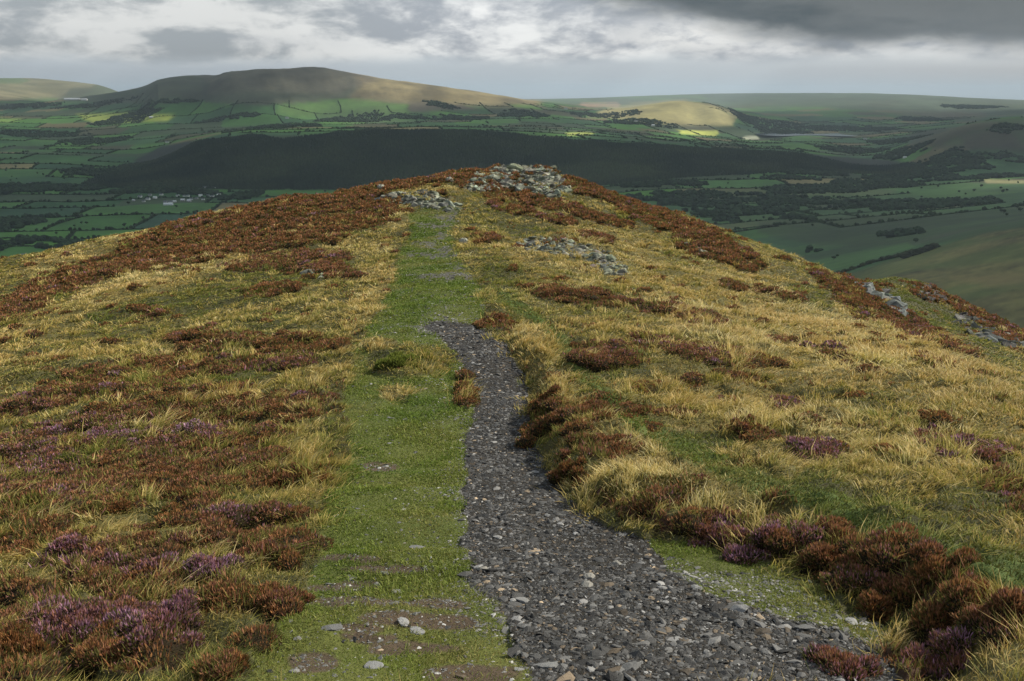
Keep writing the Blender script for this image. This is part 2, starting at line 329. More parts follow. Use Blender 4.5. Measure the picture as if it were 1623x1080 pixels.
# ------------------------------------------------------------------ mesh and material helpers
def tag(o, label=None, cat=None, group=None, kind=None):
    if label: o['label'] = label
    if cat: o['category'] = cat
    if group: o['group'] = group
    if kind: o['kind'] = kind
    return o
def mesh_np(name, V, Fc, col=None, mat=None, smooth=False, parent=None, link=True):
    me = bpy.data.meshes.new(name)
    V = np.ascontiguousarray(V, np.float32); Fc = np.ascontiguousarray(Fc, np.int32)
    k = Fc.shape[1]
    me.vertices.add(len(V)); me.vertices.foreach_set('co', V.ravel())
    me.loops.add(Fc.size); me.loops.foreach_set('vertex_index', Fc.ravel())
    me.polygons.add(len(Fc)); me.polygons.foreach_set('loop_start', np.arange(0, Fc.size, k, dtype=np.int32))
    me.polygons.foreach_set('use_smooth', np.full(len(Fc), smooth, bool))
    if col is not None:
        at = me.color_attributes.new('col', 'FLOAT_COLOR', 'POINT')
        c4 = np.ones((len(V), 4), np.float32); c4[:, :3] = col
        at.data.foreach_set('color', c4.ravel())
    me.update(calc_edges=True)
    if mat: me.materials.append(mat)
    o = bpy.data.objects.new(name, me)
    if link: C.objects.link(o)
    if parent: o.parent = parent
    return o
class G:
    """small node-graph builder"""
    def __init__(s, mat): s.t = mat.node_tree; s.t.nodes.clear()
    def n(s, ty, **kw):
        nd = s.t.nodes.new(ty)
        for k, v in kw.items(): setattr(nd, k, v)
        return nd
    def l(s, a, b): s.t.links.new(a, b)
    def val(s, sock, x):
        if isinstance(x, (int, float)): sock.default_value = x
        elif isinstance(x, (tuple, list)): sock.default_value = (*x, 1) if len(x) == 3 and sock.type == 'RGBA' else x
        else: s.l(x, sock)
    def m(s, op, a, b=0.0, c=None, clamp=False):
        nd = s.n('ShaderNodeMath', operation=op, use_clamp=clamp); s.val(nd.inputs[0], a); s.val(nd.inputs[1], b)
        if c is not None: s.val(nd.inputs[2], c)
        return nd.outputs[0]
    def ss(s, a, b, x):
        nd = s.n('ShaderNodeMapRange', interpolation_type='SMOOTHSTEP', clamp=True)
        s.val(nd.inputs[0], x); s.val(nd.inputs[1], a); s.val(nd.inputs[2], b); return nd.outputs[0]
    def mix(s, f, a, b, bt='MIX'):
        nd = s.n('ShaderNodeMix', data_type='RGBA', blend_type=bt); s.val(nd.inputs[0], f); s.val(nd.inputs[6], a); s.val(nd.inputs[7], b); return nd.outputs[2]
    def noise(s, vec, scale, detail=4, rough=.5, dist=0.0, dim='3D'):
        nd = s.n('ShaderNodeTexNoise', noise_dimensions=dim); s.l(vec, nd.inputs['Vector']); s.val(nd.inputs['Scale'], scale)
        nd.inputs['Detail'].default_value = detail; nd.inputs['Roughness'].default_value = rough; nd.inputs['Distortion'].default_value = dist
        return nd.outputs['Fac']
def material(name):
    m = bpy.data.materials.new(name); m.use_nodes = True; return m, G(m)
def mat_attr(name, rough=.9, transl=0.0, var=0.35, scale=3.0, bump=0.0, bscale=20.0, spec=0.2, detail=5):
    m, g = material(name)
    out = g.n('ShaderNodeOutputMaterial'); at = g.n('ShaderNodeAttribute', attribute_name='col'); tc = g.n('ShaderNodeTexCoord')
    col = at.outputs['Color']
    if var > 0:
        f = g.noise(tc.outputs['Object'], scale, detail, .6)
        f = g.m('MULTIPLY_ADD', f, 2 * var, 1 - var)
        vm = g.n('ShaderNodeVectorMath', operation='SCALE'); g.l(col, vm.inputs[0]); g.l(f, vm.inputs['Scale']); col = vm.outputs[0]
    b = g.n('ShaderNodeBsdfPrincipled'); g.l(col, b.inputs['Base Color']); b.inputs['Roughness'].default_value = rough; b.inputs['Specular IOR Level'].default_value = spec
    if bump > 0:
        bn = g.n('ShaderNodeBump'); bn.inputs['Strength'].default_value = bump; bn.inputs['Distance'].default_value = .05
        g.l(g.noise(tc.outputs['Object'], bscale, 5, .65), bn.inputs['Height']); g.l(bn.outputs[0], b.inputs['Normal'])
    sh = b.outputs[0]
    if transl > 0:
        tr = g.n('ShaderNodeBsdfTranslucent'); g.l(col, tr.inputs['Color'])
        mx = g.n('ShaderNodeMixShader'); mx.inputs[0].default_value = transl; g.l(sh, mx.inputs[1]); g.l(tr.outputs[0], mx.inputs[2]); sh = mx.outputs[0]
    g.l(sh, out.inputs['Surface'])
    return m
M_MOOR = mat_attr('moor_ground', var=.4, scale=5, bump=.6, bscale=18)
M_TURF = mat_attr('turf_ground', var=.35, scale=9, bump=.7, bscale=30)
M_GRAV = mat_attr('gravel_ground', var=.5, scale=60, bump=1.0, bscale=70, rough=.85)
M_LAND = mat_attr('farmland', var=.50, scale=0.02, detail=9, bump=0)
M_BLADE = mat_attr('grass_blade', transl=.35, var=0, rough=.7, spec=.25)
M_SPRIG = mat_attr('heather_sprig', transl=.28, var=0, rough=.85, spec=.1)
M_STONE = mat_attr('slate_chip', var=.25, scale=90, bump=.3, bscale=120, rough=.7, spec=.3)
M_ROCK = mat_attr('lichened_rock', var=.85, scale=3.2, bump=1.0, bscale=7, rough=.95, spec=.05, detail=8)
M_TREE = mat_attr('tree_crown', transl=0.0, var=.3, scale=.4, rough=.95, spec=.05)

# ------------------------------------------------------------------ near ground colours
def lerp3(a, b, t): return np.asarray(a)[None] * (1 - t[:, None]) + np.asarray(b)[None] * t[:, None]
idx = np.arange(len(RR) * NA).reshape(len(RR), NA)
def quads(i0, i1):
    A = idx[i0:i1, :]; jn = np.roll(np.arange(NA), -1)
    a = idx[i0:i1 - 1, :]; b = idx[i0:i1 - 1, :][:, jn]; c = idx[i0 + 1:i1, :][:, jn]; d = idx[i0 + 1:i1, :]
    return np.stack([a.ravel(), d.ravel(), c.ravel(), b.ravel()], 1)
V = np.stack([GX.ravel(), GY.ravel(), GZ.ravel()], 1)
nN = NR1 * NA
KM = near_masks(V[:nN, 0], V[:nN, 1], V[:nN, 2])
col = np.tile(np.array([[.050, .048, .018]]), (nN, 1))
def over(col, c, t):
    t = t[:, None]; return col * (1 - t) + np.array(c)[None] * t
col = over(col, (.11, .095, .03), np.clip(KM['straw'], 0, 1) * .8)
col = over(col, (.055, .030, .018), KM['heath'])
col = over(col, (.06, .095, .018), KM['track'] * .8)
tn = fbm(V[:nN, 0] * .7, V[:nN, 1] * .7, 201, 3)
tcol = lerp3((.060, .080, .016), (.10, .11, .026), np.clip(.5 + tn, 0, 1))
t = KM['turf'][:, None]; col = col * (1 - t) + tcol * t
col = over(col, (.075, .05, .036), np.clip(KM['soil'] * 1.2, 0, 1) * .9)
col = over(col, (.085, .078, .07), np.clip(KM['bare'], 0, 1) * .85)
col = over(col, (.085, .10, .022), KM['moss'] * .75)
col = over(col, (.036, .032, .026), KM['gravel'])
col = over(col, (.10, .10, .08), KM['rock'] * .8)
QN = quads(0, NR1)
fm = lambda a: a[QN].mean(1)
isg = fm(KM['gravel']) > .5
ist = (~isg) & ((fm(KM['turf']) > .5) | (fm(KM['moss']) > .5))
def sub(name, Q, Vv, cc, mat, smooth=True):
    used, inv = np.unique(Q, return_inverse=True)
    return mesh_np(name, Vv[used], inv.reshape(Q.shape), cc[used], mat, smooth)
hub = np.array([[0, 0, float(GZ[0].mean())]])
o = sub('moor_ground', QN[~isg & ~ist], V, col, M_MOOR); tag(o, kind='structure')
o = sub('gravel_path', QN[isg], V, col, M_GRAV); tag(o, kind='structure')
o = sub('turf_path', QN[ist], V, col, M_TURF); tag(o, kind='structure')
o = mesh_np('moor_ground', np.concatenate([V[:NA], hub]), np.stack([np.arange(NA), np.roll(np.arange(NA), -1), np.full(NA, NA)], 1), np.tile([[.06, .055, .02]], (NA + 1, 1)), M_MOOR); tag(o, kind='structure')

# ------------------------------------------------------------------ farmland: field pattern in world metres
def fdisp(x, y):
    return 150 * fbm(x / 1400, y / 1400, 301, 3), 150 * fbm(x / 1400 + 7, y / 1400, 305, 3)
TH = math.radians(9)
def warp(x, y):
    dx, dy = fdisp(x, y); X = x + dx; Y = y + dy
    return X * math.cos(TH) + Y * math.sin(TH), -X * math.sin(TH) + Y * math.cos(TH)
def unwarp(a, b):
    X = a * math.cos(TH) - b * math.sin(TH); Y = a * math.sin(TH) + b * math.cos(TH)
    x, y = X.copy(), Y.copy()
    for _ in range(5):
        dx, dy = fdisp(x, y); x = X - dx; y = Y - dy
    return x, y
ROWB = [900.0]
rf = np.random.default_rng(5)
while ROWB[-1] < 13000: ROWB.append(ROWB[-1] + rf.uniform(130, 290) * (1 + ROWB[-1] / 14000))
ROWB = np.array(ROWB); NROW = len(ROWB)
RW = rf.uniform(230, 480, NROW); RO = rf.uniform(0, 1, NROW)
def cells(x, y):
    a, b = warp(x, y); j = np.clip(np.searchsorted(ROWB, b) - 1, 0, NROW - 1)
    i = np.floor(a / RW[j] + RO[j]); return i, j, a, b
PIX = lambda x, y: project(x, y, ground(x, y))
# hills without fields, woods, and patches of special colour, as survey outlines
WOODS = {
 'ridge': [(120,296),(200,262),(262,232),(330,222),(400,214),(450,222),(520,212),(600,206),(760,208),(900,222),(1050,232),(1250,242),(1440,258),(1475,268),(1450,279),(1250,272),(1000,288),(900,300),(500,300),(300,300)],
}
SMALLWOODS = [(60,215,70,6),(150,225,45,6),(200,192,55,5),(30,170,60,5),(150,168,60,4),(250,165,60,4),(210,185,30,4),(360,190,50,4),(560,192,60,4),(640,186,40,3),(700,168,30,4),(730,188,45,4),(830,182,40,5),(960,185,55,5),(1010,195,60,5),(450,200,60,4),
 (20,300,60,9),(100,300,60,6),(20,355,40,14),(60,388,60,8),(170,275,60,8),(1180,188,22,8),(1240,200,60,7),(1320,205,50,5),(1380,205,30,5),(1460,190,30,4),(1540,170,40,4),(1430,245,30,9),(1480,255,50,6),(1500,268,60,8),
 (1530,250,50,7),(1420,225,30,5),(1120,312,130,9),(1230,322,90,8),(1300,302,90,7),(1380,292,70,7),(1440,283,60,8),(1170,335,90,8),(1100,325,60,8),(1350,325,90,5),(1440,328,60,6),(1520,325,70,5),(1060,295,80,5),(1240,283,60,3),(1290,276,50,3),
 (1150,350,16,6),(1245,345,12,5),(1275,348,10,5),(1430,372,26,5),(1285,398,12,4),(1240,210,40,4),(1600,250,30,8),(1600,205,30,10),(300,305,60,6),(220,300,40,6),(380,312,30,6),(1560,282,60,3),(1350,240,50,5)]
def far_colour(x, y, z):
    r = np.hypot(x, y)
    u, v = project(x, y, z)
    s = 1.0
    uw = u + 14 * fbm(x / 500, y / 500, 401, 4); vw = v + 3.5 * fbm(x / 500 + 5, y / 500, 411, 4)
    i, j, a, b = cells(x, y)
    h1 = _hash(i, j, 1); h2 = _hash(i, j, 2); h3 = _hash(i, j, 3)
    green = np.stack([.024 + .055 * h1, .090 + .12 * h1 - .02 * h2, .022 + .018 * h2], 1)
    tan = np.array([[.19, .165, .07]]); brown = np.array([[.075, .08, .035]]); dark = np.array([[.035, .065, .02]])
    c = green
    c = np.where((h3 > np.where(b < 4300, .95, .86))[:, None], tan * (.7 + .5 * h1[:, None]), c)
    c = np.where(((h3 > .72) & (h3 <= .86))[:, None], dark * (.8 + .5 * h1[:, None]) + .01, c)
    c = np.where((h3 < .08)[:, None], brown, c)
    c = c * (.85 + .3 * fbm(x / 160, y / 160, 421, 4))[:, None]
    def pt(poly, cc, soft=3, amt=1.0):
        nonlocal c
        t = (sstep(-soft, soft, poly_sd(uw, vw, poly)) * amt)[:, None]; c = c * (1 - t) + np.asarray(cc) * t
    n = fbm(x / 260, y / 260, 431, 5); nn = np.clip(.5 + n, 0, 1)[:, None]
    # long hill: heather brown, the sunlit straw flank painted paler
    hill = [(230,100),(840,100),(850,166),(800,166),(740,166),(650,164),(560,158),(480,163),(420,168),(330,163),(290,150),(230,160)]
    pt(hill, np.array([[.078, .090, .052]]) * (.6 + .6 * nn), 2.5)
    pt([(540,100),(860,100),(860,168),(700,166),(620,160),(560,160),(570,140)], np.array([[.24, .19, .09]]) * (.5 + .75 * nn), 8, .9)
    pt([(430,100),(560,108),(600,125),(540,150),(430,145),(330,150),(320,120)], np.array([[.110, .092, .068]]) * (.6 + .7 * nn), 6, .6)
    pt([(640,162),(740,166),(760,174),(650,176)], (.10, .07, .06), 3, .8)
    pt([(450,165),(560,160),(640,166),(660,190),(560,196),(440,180)], np.array([[.085, .155, .04]]) * (.8 + .4 * nn), 4, .85)
    # far left hill
    pt([(-60,110),(160,110),(150,138),(130,155),(-60,160)], np.array([[.26, .22, .12]]) * (.6 + .7 * nn), 4)
    pt([(-60,110),(45,110),(40,132),(-60,134)], (.10, .19, .06), 3, .8)
    pt([(110,141),(180,136),(330,130),(340,160),(230,166),(90,160)], np.array([[.05, .06, .035]]) * (.7 + .6 * nn), 3, .85)
    # bright meadows
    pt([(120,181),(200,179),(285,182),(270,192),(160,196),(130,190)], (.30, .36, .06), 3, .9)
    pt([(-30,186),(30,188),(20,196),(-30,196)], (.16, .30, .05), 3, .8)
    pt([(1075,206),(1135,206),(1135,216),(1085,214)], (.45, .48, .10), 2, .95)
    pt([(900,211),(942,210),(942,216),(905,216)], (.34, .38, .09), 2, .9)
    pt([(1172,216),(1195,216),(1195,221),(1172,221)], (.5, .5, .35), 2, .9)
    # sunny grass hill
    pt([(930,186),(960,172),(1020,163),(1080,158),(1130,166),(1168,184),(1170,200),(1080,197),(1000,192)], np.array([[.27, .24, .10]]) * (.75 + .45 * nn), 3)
    # plain beyond
    far = sstep(11000, 15000, r)[:, None]
    c = c * (1 - far * .5) + far * .5 * np.array([[.10, .12, .06]])
    pt([(920,163),(980,163),(980,170),(920,170)], (.34, .22, .14), 3, .7)
    # moor skyline at the right
    pt([(1110,146),(1700,146),(1700,182),(1500,186),(1400,176),(1250,168),(1130,166)], np.array([[.055, .085, .045]]) * (.6 + .6 * nn), 4, .9)
    pt([(1400,176),(1560,180),(1560,190),(1450,188)], (.14, .09, .06), 4, .4)
    # brown hill at the right
    pt([(1440,215),(1500,203),(1560,192),(1700,184),(1700,262),(1580,240),(1500,238),(1440,232)], np.array([[.05, .056, .030]]) * (.5 + .9 * nn), 6, .85)
    pt([(1520,215),(1600,205),(1620,235),(1530,238)], (.05, .035, .03), 5, .6)
    # near right pastures and the bare hillside
    pt([(1130,300),(1700,285),(1700,345),(1500,372),(1350,430),(1250,440),(1100,360),(1120,345)], np.array([[.042, .090, .026]]) * (.65 + .7 * nn), 4, .6)
    pt([(1560,286),(1700,286),(1700,292),(1560,292)], (.38, .34, .15), 2, .8)
    pt([(1250,300),(1420,300),(1400,308),(1240,312)], (.12, .14, .06), 3, .6)
    pt([(1130,335),(1240,343),(1420,340),(1440,352),(1230,362),(1130,350)], (.05, .085, .028), 3, .5)
    pt([(1200,352),(1700,325),(1700,352),(1480,388),(1300,392),(1200,370)], np.array([[.045, .062, .024]]) * (.5 + .5 * nn), 5, .7)
    hs = [(1330,440),(1420,410),(1490,390),(1560,370),(1700,350),(1700,620),(1330,620)]
    str_ = fbm(x / 200, y / 60, 441, 5)
    st2 = fbm(x / 45, y / 18, 445, 5); st3 = fbm(x / 9, y / 6, 447, 3)
    pt(hs, np.array([[.095, .088, .028]]) * (.35 + .7 * np.clip(.5 + str_, 0, 1) + .8 * np.clip(.5 + st2, 0, 1) * .6 + .35 * st3)[:, None], 3)
    gz = (np.clip(fbm(x / 160 + 9, y / 90, 449, 4) * 3, 0, 1) * sstep(-3, 3, poly_sd(uw, vw, hs)) * .55)[:, None]; c = c * (1 - gz) + np.array([[.060, .095, .022]]) * gz
    pt([(1500,440),(1700,430),(1700,445),(1560,455)], (.19, .125, .055), 8, .4)
    pt([(1240,440),(1330,428),(1400,404),(1450,392),(1440,386),(1300,412),(1230,420)], (.06, .135, .03), 3, .8)
    # wood floors
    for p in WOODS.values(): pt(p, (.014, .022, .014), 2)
    return np.clip(c, .01, .8)
i0 = NR1 - 1
Vf = V[i0 * NA:]
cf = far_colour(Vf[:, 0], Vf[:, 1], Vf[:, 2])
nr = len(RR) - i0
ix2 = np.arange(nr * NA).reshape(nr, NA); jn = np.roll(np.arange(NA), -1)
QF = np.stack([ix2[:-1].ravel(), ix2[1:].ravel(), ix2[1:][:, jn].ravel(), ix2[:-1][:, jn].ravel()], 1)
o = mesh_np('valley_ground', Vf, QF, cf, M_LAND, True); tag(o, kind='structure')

# ------------------------------------------------------------------ lumpy crowns
def icosphere():
    t = (1 + 5 ** .5) / 2
    v = [(-1,t,0),(1,t,0),(-1,-t,0),(1,-t,0),(0,-1,t),(0,1,t),(0,-1,-t),(0,1,-t),(t,0,-1),(t,0,1),(-t,0,-1),(-t,0,1)]
    f = [(0,11,5),(0,5,1),(0,1,7),(0,7,10),(0,10,11),(1,5,9),(5,11,4),(11,10,2),(10,7,6),(7,1,8),(3,9,4),(3,4,2),(3,2,6),(3,6,8),(3,8,9),(4,9,5),(2,4,11),(6,2,10),(8,6,7),(9,8,1)]
    v = [np.array(p) / np.linalg.norm(p) for p in v]
    return v, f
def subdivide(v, f):
    v = list(v); cache = {}; nf = []
    def mid(a, b):
        k = (min(a, b), max(a, b))
        if k not in cache:
            m = v[a] + v[b]; v.append(m / np.linalg.norm(m)); cache[k] = len(v) - 1
        return cache[k]
    for a, b, c in f:
        x, y, z = mid(a, b), mid(b, c), mid(c, a); nf += [(a, x, z), (b, y, x), (c, z, y), (x, y, z)]
    return v, nf
I0 = icosphere(); I1 = subdivide(*I0); I2 = subdivide(*I1)
I0V, I0F = np.array(I0[0]), np.array(I0[1]); I1V, I1F = np.array(I1[0]), np.array(I1[1]); I2V, I2F = np.array(I2[0]), np.array(I2[1])
def variants(V0, n, amp, seed):
    r = np.random.default_rng(seed); return np.stack([V0 * (1 + amp * r.uniform(-1, 1, (len(V0), 1))) for _ in range(n)])
BLOB = variants(I1V, 8, .28, 1); CHIP = variants(I0V, 12, .38, 2)
def scatter_mesh(protos, Fc, pos, scl, rot, which, tilt=None):
    """merge many scaled and turned copies of small shapes into one array mesh"""
    P = protos[which] * scl[:, None, :]
    if tilt is not None:
        ct, st = np.cos(tilt)[:, None], np.sin(tilt)[:, None]
        y, z = P[..., 1] * ct - P[..., 2] * st, P[..., 1] * st + P[..., 2] * ct
        P = np.stack([P[..., 0], y, z], -1)
    c, s = np.cos(rot)[:, None], np.sin(rot)[:, None]
    X = P[..., 0] * c - P[..., 1] * s; Y = P[..., 0] * s + P[..., 1] * c
    P = np.stack([X, Y, P[..., 2]], -1) + pos[:, None, :]
    n, k = P.shape[:2]
    Fa = (Fc[None] + (np.arange(n) * k)[:, None, None]).reshape(-1, 3)
    return P.reshape(-1, 3), Fa
def crown_mesh(name, pos, scl, cols, rg, mat=M_TREE):
    n = len(pos)
    Vv, Fa = scatter_mesh(BLOB, I1F, pos, scl, rg.uniform(0, 6.28, n), rg.integers(0, 8, n))
    cc = np.repeat(cols, BLOB.shape[1], 0) * rg.uniform(.8, 1.2, (len(Vv), 1))
    return mesh_np(name, Vv, Fa, cc, mat, False)

# conifer wood on the low ridge: thousands of small spires in one mass
rg = np.random.default_rng(11)
n = 90000
a = rg.uniform(math.radians(-31), math.radians(27), n); r_ = rg.uniform(3900, 5500, n)
x = r_ * np.sin(a); y = r_ * np.cos(a); z = ground(x, y); u, v = project(x, y, z)
uw = u + 8 * fbm(x / 160, y / 160, 501, 3); vw = v + 2.5 * fbm(x / 160 + 4, y / 160, 505, 3)
k = (poly_sd(uw, vw, WOODS['ridge']) > 0) & seen(x, y, z, 16) & (np.minimum(np.minimum(line_d(uw, v, [(330,242),(480,250),(640,246),(900,262)]), line_d(uw, v, [(770,212),(720,240),(690,290)])), line_d(uw, v, [(1010,232),(985,262),(1150,268)])) > .55)
x, y, z = x[k], y[k], z[k]; n = len(x)
cone = np.concatenate([np.stack([np.cos(np.arange(5) * 2 * PI / 5), np.sin(np.arange(5) * 2 * PI / 5), np.zeros(5)], 1), [[0, 0, 1.]]])
coneF = np.array([[q, (q + 1) % 5, 5] for q in range(5)])
h = rg.uniform(9, 17, n) * (1 + .25 * fbm(x / 120, y / 120, 511, 3)); w = h * rg.uniform(.36, .55, n)
Vv, Fa = scatter_mesh(cone[None], coneF, np.stack([x, y, z - 1], 1), np.stack([w, w, h], 1), rg.uniform(0, 6, n), np.zeros(n, int))
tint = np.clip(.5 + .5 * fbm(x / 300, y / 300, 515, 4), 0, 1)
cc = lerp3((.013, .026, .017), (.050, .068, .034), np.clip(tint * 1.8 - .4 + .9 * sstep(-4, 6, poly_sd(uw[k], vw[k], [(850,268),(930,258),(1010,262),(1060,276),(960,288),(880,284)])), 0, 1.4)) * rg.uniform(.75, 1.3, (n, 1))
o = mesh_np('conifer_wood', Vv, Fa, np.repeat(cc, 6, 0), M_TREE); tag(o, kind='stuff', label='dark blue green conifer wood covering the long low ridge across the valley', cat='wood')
print('conifers', n)

# small woods and copses of broadleaf trees, each a mass of its own
woodpts = []
k_w = 0
for (cu, cv, hu, hv) in SMALLWOODS:
    cx, cy, cz = hit(cu, cv, 600); rc = math.hypot(cx, cy)
    size = F / rc                                     # pixels per metre
    halfw = hu / size
    _, yn, _ = hit(cu, min(cv + hv, 430), 600); _, yf, _ = hit(cu, cv - hv, 600)
    depth = max(25.0, min((yf - yn) / 2, 420.0))
    m = int(min(1100, max(16, halfw * depth * 4 / 130)))
    px = cx + rg.uniform(-1, 1, m) * halfw; py = cy + rg.uniform(-1, 1, m) * depth
    q = (((px - cx) / halfw)**2 + ((py - cy) / depth)**2 + .9 * fbm(px / 70, py / 70, 521, 3) < .85) & (vnoise(px / 60, py / 35, 523) > .30)
    px, py = px[q], py[q]
    if len(px) < 4: continue
    pz = ground(px, py); hh = rg.uniform(4, 9, len(px))
    cols = np.array([[.020, .034, .016]]) * rg.uniform(.5, 1.9, (len(px), 1)) 
    w_ = hh * rg.uniform(.8, 1.5, len(px))
    near_ = rc < 2600
    o = crown_mesh('broadleaf_copse', np.stack([px, py, pz + hh * .6], 1), np.stack([w_, w_, hh], 1), cols, rg)
    side = 'left' if cu < 540 else ('middle' if cu < 1080 else 'right')
    dist = 'near' if rc < 2600 else ('mid valley' if rc < 5200 else 'distant')
    tag(o, kind='stuff', label=f'dark mass of {dist} broadleaf wood among fields on the {side} side of the valley', cat='wood', group='copses among the valley fields')
    k_w += 1

# hedgerows along the field edges
def in_fields(x, y):
    u, v = PIX(x, y)
    bad = (u < -60) | (u > 1690)
    bad |= poly_sd(u, v, WOODS['ridge']) > -2
    for p in ([(230,95),(850,95),(850,164),(480,160),(240,158)], [(1440,215),(1560,192),(1700,184),(1700,262),(1440,234)], [(1340,440),(1490,390),(1700,350),(1700,620),(1340,620)],
              [(930,186),(1020,160),(1080,158),(1168,184),(1170,200),(1000,194)], [(1110,140),(1700,140),(1700,180),(1130,165)], [(1195,211),(1360,211),(1360,220),(1195,220)]):
        bad |= poly_sd(u, v, p) > 0
    return ~bad
segs = []
for j in range(NROW - 1):
    b0, b1 = ROWB[j], ROWB[j + 1]
    if b0 < 1500 or b0 > 9500: continue
    half = b0 * .66 + 300
    i = np.arange(math.floor(-half / RW[j]), math.ceil(half / RW[j]))
    for q in i:
        a0 = (q - RO[j]) * RW[j]; a1 = a0 + RW[j]
        segs.append((a0, b0, a1, b0, _hash(np.array(q), np.array(j), 9)))
        segs.append((a0, b0, a0, b1, _hash(np.array(q), np.array(j), 10)))
hedges = []
for (a0, b0, a1, b1, hsh) in segs:
    if float(hsh) < (.12 if b0 < 5000 else .35): continue
    if b0 < 3600 and a0 > 300 and float(vnoise(a0 / 500, b0 / 350, 87)) < .40: continue
    L = math.hypot(a1 - a0, b1 - b0); m = max(4, int(L / 5.5))
    t_ = np.linspace(0, 1, m) + rg.uniform(-.3, .3, m) / m
    x, y = unwarp(a0 + (a1 - a0) * t_, b0 + (b1 - b0) * t_)
    x = x + rg.uniform(-2, 2, m); y = y + rg.uniform(-2, 2, m)
    z = ground(x, y)
    k = in_fields(x, y) & seen(x, y, z, 3) 
    if k.sum() < 5: continue
    kk_ = np.nonzero(k)[0]; run = np.split(kk_, np.nonzero(np.diff(kk_) > 1)[0] + 1); run = max(run, key=len)
    if len(run) < 5: continue
    k = np.zeros(m, bool); k[run] = True
    hedges.append((float(np.hypot(x[k].mean(), y[k].mean())), x[k], y[k], z[k]))
hedges.sort(key=lambda t: t[0])
def hedge_geo(x, y, z):
    m = len(x); tall = rg.random(m) < .28
    hh = np.where(tall, rg.uniform(3.0, 6.5, m), rg.uniform(1.0, 2.4, m)); ww = np.where(tall, np.maximum(hh * rg.uniform(.7, 1.1, m), 4), rg.uniform(4, 5.6, m))
    cols = np.array([[.024, .040, .016]]) * rg.uniform(.6, 1.5, (m, 1))
    return np.stack([x, y, z + hh * .7], 1), np.stack([ww, ww, hh], 1), cols
NH = 230
for d, x, y, z in hedges[:NH]:
    p, s, c = hedge_geo(x, y, z)
    o = crown_mesh('hedgerow', p, s, c, rg)
    u_ = float(PIX(x, y)[0].mean()); side = 'left' if u_ < 811 else 'right'
    where = 'nearest' if d < 2700 else ('middle' if d < 3600 else 'farther')
    tag(o, f'dark uneven hedgerow between {where} valley fields, {side} of the ridge top', 'hedgerow', f'hedgerows of the {where} fields {side} of the ridge')
rest = hedges[NH:]
if rest:
    x = np.concatenate([h_[1] for h_ in rest]); y = np.concatenate([h_[2] for h_ in rest]); z = np.concatenate([h_[3] for h_ in rest])
    p, s, c = hedge_geo(x, y, z)
    n = len(p); Vv, Fa = scatter_mesh(CHIP, I0F, p, s, rg.uniform(0, 6, n), rg.integers(0, 12, n))
    o = mesh_np('distant_hedgerows', Vv, Fa, np.repeat(c, 12, 0), M_TREE); tag(o, 'fine dark hedge lines netting the far fields of the plain', 'hedges', kind='stuff')
print('hedges', len(hedges))

# single trees in the fields: one model, copied
def tree_model(seed):
    r = np.random.default_rng(seed)
    root = bpy.data.objects.new('field_tree', None); C.objects.link(root)
    n = 16
    d = r.normal(size=(n, 3)); d /= np.linalg.norm(d, axis=1)[:, None]
    p = d * np.array([[3.0, 3.0, 2.4]]) * r.uniform(.5, 1, (n, 1)) + np.array([[0, 0, 6.2]])
    s = np.stack([r.uniform(1.6, 2.6, n)] * 2 + [r.uniform(1.3, 2.1, n)], 1)
    Vv, Fa = scatter_mesh(BLOB, I1F, p, s, r.uniform(0, 6, n), r.integers(0, 8, n))
    cc = np.repeat(np.array([[.024, .038, .016]]) * r.uniform(.6, 1.6, (n, 1)), 42, 0)
    mesh_np('crown', Vv, Fa, cc, M_TREE, parent=root)
    ang = np.arange(6) * PI / 3
    ring = lambda rr, z: np.stack([rr * np.cos(ang), rr * np.sin(ang), np.full(6, z)], 1)
    tv = np.concatenate([ring(.45, -1), ring(.3, 2.5), ring(.12, 6)])
    tf = np.array([[a + 6 * l, (a + 1) % 6 + 6 * l, (a + 1) % 6 + 6 * l + 6, a + 6 * l + 6] for l in range(2) for a in range(6)])
    mesh_np('trunk', tv, tf, np.tile([[.05, .04, .03]], (18, 1)), M_TREE, parent=root)
    return root
models = [tree_model(s) for s in (1, 2, 3)]
used = [False] * 3
cand_a = rg.uniform(math.radians(-31), math.radians(31), 6000); cand_r = np.exp(rg.uniform(math.log(1900), math.log(6200), 6000))
x = cand_r * np.sin(cand_a); y = cand_r * np.cos(cand_a); z = ground(x, y)
k = in_fields(x, y) & seen(x, y, z, 2) & (vnoise(x / 350, y / 350, 77) > .38)
x, y, z = x[k][:170], y[k][:170], z[k][:170]
def place(model_i, px, py, pz, s, label, group):
    m = models[model_i]
    if not used[model_i]: used[model_i] = True; c = m
    else:
        c = m.copy(); C.objects.link(c)
        for ch in m.children: d = ch.copy(); C.objects.link(d); d.parent = c
    c.location = (px, py, pz); c.rotation_euler = (0, 0, float(rg.uniform(0, 6))); c.scale = (s, s, s * float(rg.uniform(.85, 1.1)))
    tag(c, label, 'tree', group)
for q in range(len(x)):
    d = math.hypot(x[q], y[q]); u_ = float(project(x[q], y[q], z[q])[0])
    side = 'left' if u_ < 540 else ('centre' if u_ < 1080 else 'right'); where = 'nearer' if d < 3600 else 'farther'
    place(q % 3, x[q], y[q], z[q], float(rg.uniform(.8, 1.35)) , f'single dark round tree in the {where} valley fields, {side} of the view', f'single trees in the {where} fields, {side}')
